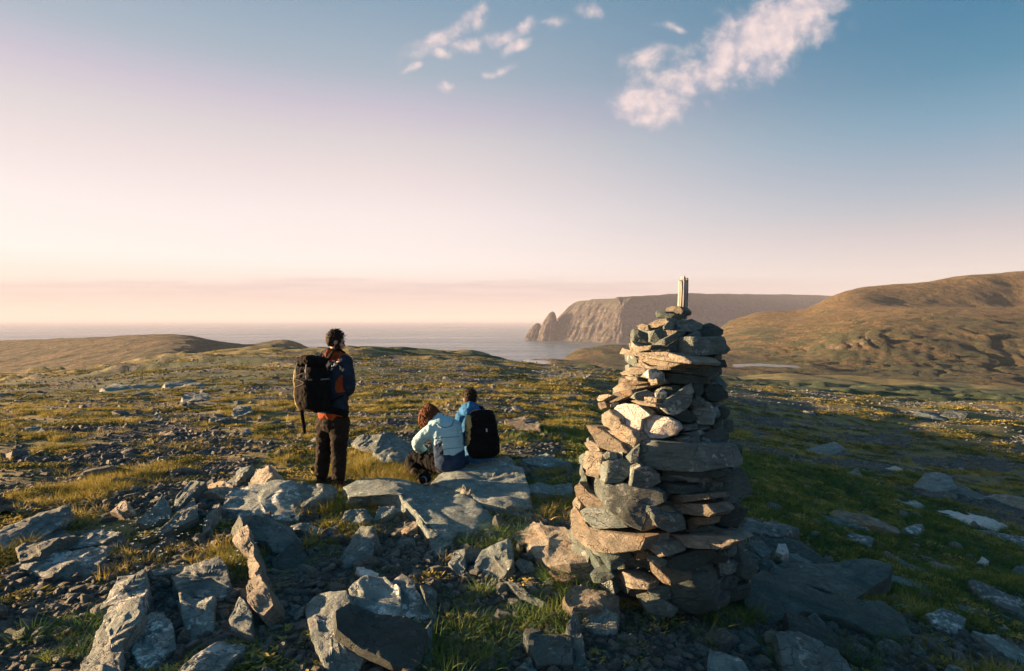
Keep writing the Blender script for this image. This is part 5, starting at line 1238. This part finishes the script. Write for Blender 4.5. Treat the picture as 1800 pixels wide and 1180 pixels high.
def leaf_mat(key, stops, var=.5, trans=.25):
    m, g = new_mat(key); MAT[key] = m
    r = g.n('ObjectInfo').outputs['Random']; tc = g.n('TexCoord').outputs['Object']; pos = g.n('NewGeometry').outputs['Position']
    f = g.m('ADD', g.m('MULTIPLY', r, var), g.m('ADD', g.m('MULTIPLY', g.noise(pos, .9, 3.0, .6), .7 * (1 - var) + .25), g.m('MULTIPLY', g.noise(tc, 25.0, 1.0, .5), .2)))
    col = g.ramp(g.sm(f, .25, 1.05), stops)
    b = g.n('BsdfPrincipled', {'Base Color': col, 'Roughness': .75, 'Specular IOR Level': .2})
    t = g.n('BsdfTranslucent', {'Color': col})
    mx = g.n('MixShader', {0: trans, 1: b.outputs[0], 2: t.outputs[0]}); g.n('OutputMaterial', {0: mx.outputs[0]})
    return m
leaf_mat('grass_green', [(.0, (.026, .070, .034)), (.4, (.064, .145, .046)), (.7, (.14, .21, .05)), (1, (.32, .29, .07))])
leaf_mat('grass_dry', [(.0, (.10, .11, .024)), (.35, (.27, .24, .050)), (.7, (.44, .36, .09)), (1, (.56, .48, .20))])
leaf_mat('heath_leaf', [(.0, (.034, .066, .026)), (.35, (.115, .130, .036)), (.65, (.255, .215, .060)), (1, (.42, .34, .11))])

def inside(P, poly):
    x, y = P[:, 0], P[:, 1]; c = np.zeros(len(P), bool); n = len(poly); j = n - 1
    for i in range(n):
        xi, yi = poly[i]; xj, yj = poly[j]
        c ^= ((yi > y) != (yj > y)) & (x < (xj - xi) * (y - yi) / (yj - yi + 1e-12) + xi); j = i
    return c
def off_rock(P, shrink=.93):
    ok = np.ones(len(P), bool)
    for poly in ROCK_FOOT:
        c = poly.mean(0); lo, hi = poly.min(0), poly.max(0)
        m = ok & (P[:, 0] > lo[0]) & (P[:, 0] < hi[0]) & (P[:, 1] > lo[1]) & (P[:, 1] < hi[1])
        if m.any():
            i = np.flatnonzero(m); ok[i[inside(P[i], c + (poly - c) * shrink)]] = False
    ax = px_ray(1166, 1000)[0] * CAIRN_Y
    ok &= np.hypot(P[:, 0] - ax, P[:, 1] - CAIRN_Y) > .62
    return ok
def zone(P):
    r = np.hypot(P[:, 0], P[:, 1]); a = np.degrees(np.arctan2(P[:, 0], P[:, 1]))
    i = np.clip(np.searchsorted(ANG, a), 0, len(ANG) - 1); j = np.clip(np.searchsorted(RAD, r), 0, len(RAD) - 1)
    return GREEN[i, j], GRAVEL[i, j]
def field(n, r0, r1, power=1.0, amax=46):
    """points over the view wedge, denser near the camera"""
    u = RNG.random(n); k = 2 - power
    r = (r0 ** k + u * (r1 ** k - r0 ** k)) ** (1 / k) if abs(k) > 1e-6 else r0 * (r1 / r0) ** u
    a = np.radians(RNG.uniform(-amax, amax, n)); return np.column_stack([r * np.sin(a), r * np.cos(a)])

def blade_tuft(rng, nb, h, spread, w, lean=.5, segs=3):
    V, F = [], []
    for _ in range(nb):
        a = rng.uniform(0, 6.283); rr = spread * math.sqrt(rng.random()); bx, by = rr * math.cos(a), rr * math.sin(a)
        dr = a + rng.normal() * .7; L = h * rng.uniform(.5, 1.15); bend = lean * rng.uniform(.3, 1.4); tw = rng.uniform(0, 6.283)
        b0 = len(V)
        for s in range(segs + 1):
            f = s / segs; ww = w * (1 - f) ** .7 * .5
            x = bx + math.cos(dr) * L * bend * f * f; y = by + math.sin(dr) * L * bend * f * f; z = L * f * (1 - .28 * bend * f) - .01
            V += [(x + ww * math.cos(tw), y + ww * math.sin(tw), z), (x - ww * math.cos(tw), y - ww * math.sin(tw), z)]
        for s in range(segs): k = b0 + 2 * s; F.append((k, k + 1, k + 3, k + 2))
    return np.array(V), np.array(F)
def leaf_cushion(rng, nl, R, H, ls):
    V, F = [], []
    for _ in range(nl):
        a = rng.uniform(0, 6.283); q = math.sqrt(rng.random()); z = H * (1 - q * q) * rng.uniform(.35, 1.1)
        c = np.array([R * q * math.cos(a), R * q * math.sin(a), z]); d = nrm([math.cos(a) * q + rng.normal() * .6, math.sin(a) * q + rng.normal() * .6, rng.uniform(.1, 1.0)])
        s = nrm(np.cross(d, rng.normal(size=3))); l = ls * rng.uniform(.6, 1.5); k = len(V)
        V += [c - d * l, c + s * l * .35, c + d * l, c - s * l * .35]; F.append((k, k + 1, k + 2, k + 3))
    return np.array(V), np.array(F)
def pebble(rng, flat=.6, n=14):
    th = np.sort(rng.uniform(0, 6.283, 7)); P2 = np.column_stack([np.cos(th), np.sin(th)]) * rng.uniform(.7, 1.1, 7)[:, None]
    P2 = P2 - centroid(P2) if abs(poly_area(P2)) > .5 else np.array([(1, 0), (.3, .8), (-.8, .5), (-.7, -.6), (.4, -.8)])
    P2 *= np.array([1, .72]); lat = np.radians([70, 35, 0, -40]); B = resample(P2, n); V = [[0, 0, flat]]
    for l in lat: V += list(np.column_stack([B * max(math.cos(l), .15) ** .55, np.full(n, flat * math.sin(l))]))
    V = np.array(V); V = V + .10 * np.stack([noise3(V * 1.6 + 7 * k + rng.uniform(0, 50)) for k in range(3)], -1)
    for _ in range(7):                                   # broken faces
        d = nrm(rng.normal(size=3) * np.array([1, 1, .8])); e = (V @ d).max() * rng.uniform(.62, .9); V = V - np.outer(np.maximum(V @ d - e, 0), d)
    k = np.arange(n); kn = (k + 1) % n
    F = [np.concatenate([np.stack([1 + i * n + k, 1 + (i + 1) * n + k, 1 + (i + 1) * n + kn, 1 + i * n + kn], -1) for i in range(3)]), np.stack([np.zeros(n, int), 1 + k, 1 + kn], -1)]
    return V, F

def build_cover():
    rng = np.random.default_rng(3)
    def place(P, sink=0.0): return np.column_stack([P, zg(P[:, 0], P[:, 1]) + sink])
    def rz(n, t=.12): return np.column_stack([RNG.normal(size=n) * t, RNG.normal(size=n) * t, RNG.uniform(0, 6.283, n)])
    # ---- stones: the ones that show largest as individuals, the rest as scree and gravel
    pm = [pebble(rng, f, 18) for f in (.45, .6, .5, .7, .4, .55)]
    pmesh = []
    for V, F in pm:
        me = mesh_np('stone', V, F, True, 30); me.materials.append(MAT['stone_mix']); pmesh.append(me)
    P = np.vstack([field(230, 3.0, 9, 1.0), field(300, 8, 45, 1.4)]); P = P[off_rock(P, 1.15)]
    n = len(P); r = np.hypot(P[:, 0], P[:, 1]); s = np.clip(RNG.lognormal(-2.75, .35, n) * (.6 + r / 14) * np.where(r < 8, 1.15, 1.0), .045, .40)
    keep = np.argsort(-s / r)[:170]; kinds = [('small grey stone among the near rocks of the foreground', 'small near stones'), ('stone half sunk in the heath of the sunlit plain', 'stones on the plain'), ('small stone on the shaded slope behind the cairn', 'stones on the shaded slope')]
    for i in keep:
        k = 0 if r[i] < 8 else (2 if P[i, 0] > .15 * P[i, 1] + .5 else 1)
        z = float(zg(P[i, 0], P[i, 1])); sc = s[i]
        M = Matrix.Translation((P[i, 0], P[i, 1], z + .10 * sc)) @ Matrix.Rotation(RNG.normal(1.1, .5), 4, 'Z') @ Matrix.Rotation(RNG.normal() * .3, 4, 'X') @ Matrix.Diagonal((sc * 1.25, sc * RNG.uniform(.6, 1.0), sc * RNG.uniform(.3, .7), 1))
        obj('stone', pmesh[int(RNG.integers(6))], None, M=M, label=kinds[k][0], cat='stone', group=kinds[k][1], kind='thing')
    pp = []
    for V, F in pm: pp.append(proto('pebble', V, F, MAT['stone_mix'], True, 30))
    def stones(name, P, s, label, sink=.1):
        n = len(P); Q = place(P); Q[:, 2] += sink * s
        scatter(name, pp, Q, rz(n, .25), np.column_stack([s, s * RNG.uniform(.7, 1.2, n), s * RNG.uniform(.35, 1.0, n)]), label)
    P = field(90000, 2.4, 11, .9); gr, gv = zone(P); P = P[(RNG.random(len(P)) < .04 + .96 * sstep(.3, .75, gv)) & off_rock(P)]
    stones('gravel', P, np.clip(RNG.lognormal(-4.3, .75, len(P)), .005, .085), 'dark loose gravel between the foreground slabs')
    P = field(230000, 4.5, 110, 1.1); gr, gv = zone(P); cl = noise2(P[:, 0] / 1.7, P[:, 1] / 1.2, 515) + .7 * gv
    P = P[(RNG.random(len(P)) < (.15 + .85 * sstep(-.05, .5, cl)) * (1 - .6 * sstep(.5, .9, gr)) * sstep(100, 30, np.hypot(P[:, 0], P[:, 1]))) & off_rock(P)]; r = np.hypot(P[:, 0], P[:, 1])
    stones('scree', P, np.clip(RNG.lognormal(-3.6, .6, len(P)) * (.8 + r / 70), .010, .24), 'grey stones strewn thickly over the open tundra', .05)
    # ---- plants
    tg = [proto('tuft', *blade_tuft(rng, 34, .085, .055, .005, .6), MAT['grass_green']) for _ in range(4)]
    td = [proto('tuft', *blade_tuft(rng, 38, .10, .06, .0045, .8), MAT['grass_dry']) for _ in range(4)]
    hc = [proto('cushion', *leaf_cushion(rng, 90, .15, .075, .022), MAT['heath_leaf']) for _ in range(5)]
    hf = [proto('cushion', *leaf_cushion(rng, 46, .24, .12, .045), MAT['heath_leaf']) for _ in range(4)]
    def grow(name, pr, P, s, label, zs=1.0):
        n = len(P); scatter(name, pr, place(P, -.005), rz(n, .10), np.column_stack([s, s, s * zs * RNG.uniform(.7, 1.35, n)]), label)
    P = field(62000, 2.4, 18, .8); gr, gv = zone(P); nz_ = noise2(P[:, 0] / .8, P[:, 1] / .6, 501) * .5 + gr
    P = P[(RNG.random(len(P)) < sstep(.30, .75, nz_) * (1 - .93 * sstep(.25, .6, gv))) & off_rock(P)]
    grow('grass', tg, P, RNG.uniform(.45, 1.15, len(P)), 'green grass and moss between the slabs and on the shaded slope')
    Pd = field(46000, 4.5, 20, .9); gr, gv = zone(Pd); nz_ = noise2(Pd[:, 0] / 1.3, Pd[:, 1] / .8, 502)
    Pd = Pd[(RNG.random(len(Pd)) < sstep(-.05, .5, nz_) * (1 - .8 * sstep(.45, .8, gr)) * (1 - .8 * sstep(.4, .8, gv))) & off_rock(Pd)]
    c = np.array([[ground_hit(x, y)[0], ground_hit(x, y)[1]] for x, y in ((640, 815), (660, 845), (610, 850), (720, 862), (700, 848), (215, 850), (160, 862))])
    extra = np.vstack([q + RNG.normal(size=(330, 2)) * np.array([.20, .28]) for q in c]); extra = extra[off_rock(extra)]
    Pd = np.vstack([Pd, extra]); grow('dry_grass', td, Pd, RNG.uniform(.5, 1.2, len(Pd)), 'straw-coloured dry grass catching the sun')
    P = field(52000, 3.2, 30, 1.0); gr, gv = zone(P); nz_ = noise2(P[:, 0] / 1.1, P[:, 1] / .7, 503)
    P = P[(RNG.random(len(P)) < sstep(-.1, .4, nz_) * (1 - .9 * sstep(.3, .6, gv))) & off_rock(P)]
    grow('heath', hc, P, RNG.uniform(.4, 1.3, len(P)), 'low heath cushions on the near tundra', .5)
    P = field(60000, 20, 170, 1.2); nz_ = noise2(P[:, 0] / 5, P[:, 1] / 2.5, 504); r = np.hypot(P[:, 0], P[:, 1])
    gr, gv = zone(P); P = P[RNG.random(len(P)) < sstep(.0, .4, nz_) * (1 - sstep(.35, .65, gr)) * sstep(150, 70, r)]; r = np.hypot(P[:, 0], P[:, 1])
    grow('far_heath', hf, P, RNG.uniform(.5, 1.3, len(P)) * (.8 + r / 90), 'heath and dwarf shrubs on the far plateau', .5)
    # tall tufts beside the cairn and the rock spine, and the white flowers
    big = [proto('tuft', *blade_tuft(rng, 60, .15, .08, .005, 1.0, 4), MAT['grass_green']) for _ in range(3)]
    spots = [(950, 1080), (965, 1062), (940, 1100), (990, 1100), (880, 930), (870, 950), (900, 960), (850, 940), (820, 1060), (430, 985), (425, 1000), (415, 970), (1280, 1080), (1240, 1095), (1310, 1085), (970, 1010), (985, 1025), (1380, 905), (150, 1120), (120, 1150), (100, 1110), (760, 1150), (790, 1130), (810, 1160), (830, 1180), (850, 1110), (560, 885), (590, 890), (1330, 1150), (1500, 1160), (1560, 1120)]
    c = np.array([ground_hit(x, y)[:2] for x, y in spots]); Pt = np.vstack([q + RNG.normal(size=(6, 2)) * .12 for q in c])
    grow('tall_grass', big, Pt, RNG.uniform(.5, 1.05, len(Pt)), 'taller green tufts beside the cairn and rock spine')
    wm, g = new_mat('petal'); finish(g, (.72, .70, .62), .7); sm_, g = new_mat('stem'); finish(g, (.06, .09, .025), .8)
    V, F, MI = [], [], []
    for k in range(120):
        x, y = (RNG.normal(285, 42), RNG.normal(955, 26)) if k < 95 else (RNG.normal(425, 8), RNG.normal(985, 14))
        p = ground_hit(x, y); h = RNG.uniform(.08, .17); a = RNG.uniform(0, 6.28); tip = p + np.array([RNG.normal() * .02, RNG.normal() * .02, h]); s = RNG.uniform(.008, .016)
        b = len(V); V += [p + [.0012, 0, 0], p - [.0012, 0, 0], tip - [.0012, 0, 0], tip + [.0012, 0, 0]]; F.append((b, b + 1, b + 2, b + 3)); MI.append(1)
        for i in range(5):
            t = a + i * 1.2566; d = np.array([math.cos(t), math.sin(t), .35]); q = np.array([-math.sin(t), math.cos(t), 0]); b = len(V)
            V += [tip, tip + d * s * .6 + q * s * .35, tip + d * s, tip + d * s * .6 - q * s * .35]; F.append((b, b + 1, b + 2, b + 3)); MI.append(0)
    me = mesh_np('wildflowers', np.array(V), np.array(F), False); me.materials.append(wm); me.materials.append(sm_); me.polygons.foreach_set('material_index', np.array(MI, np.int32))
    obj('wildflowers', me, None, label='small white wildflowers in the grass left of the rock spine', kind='stuff')
build_cover()
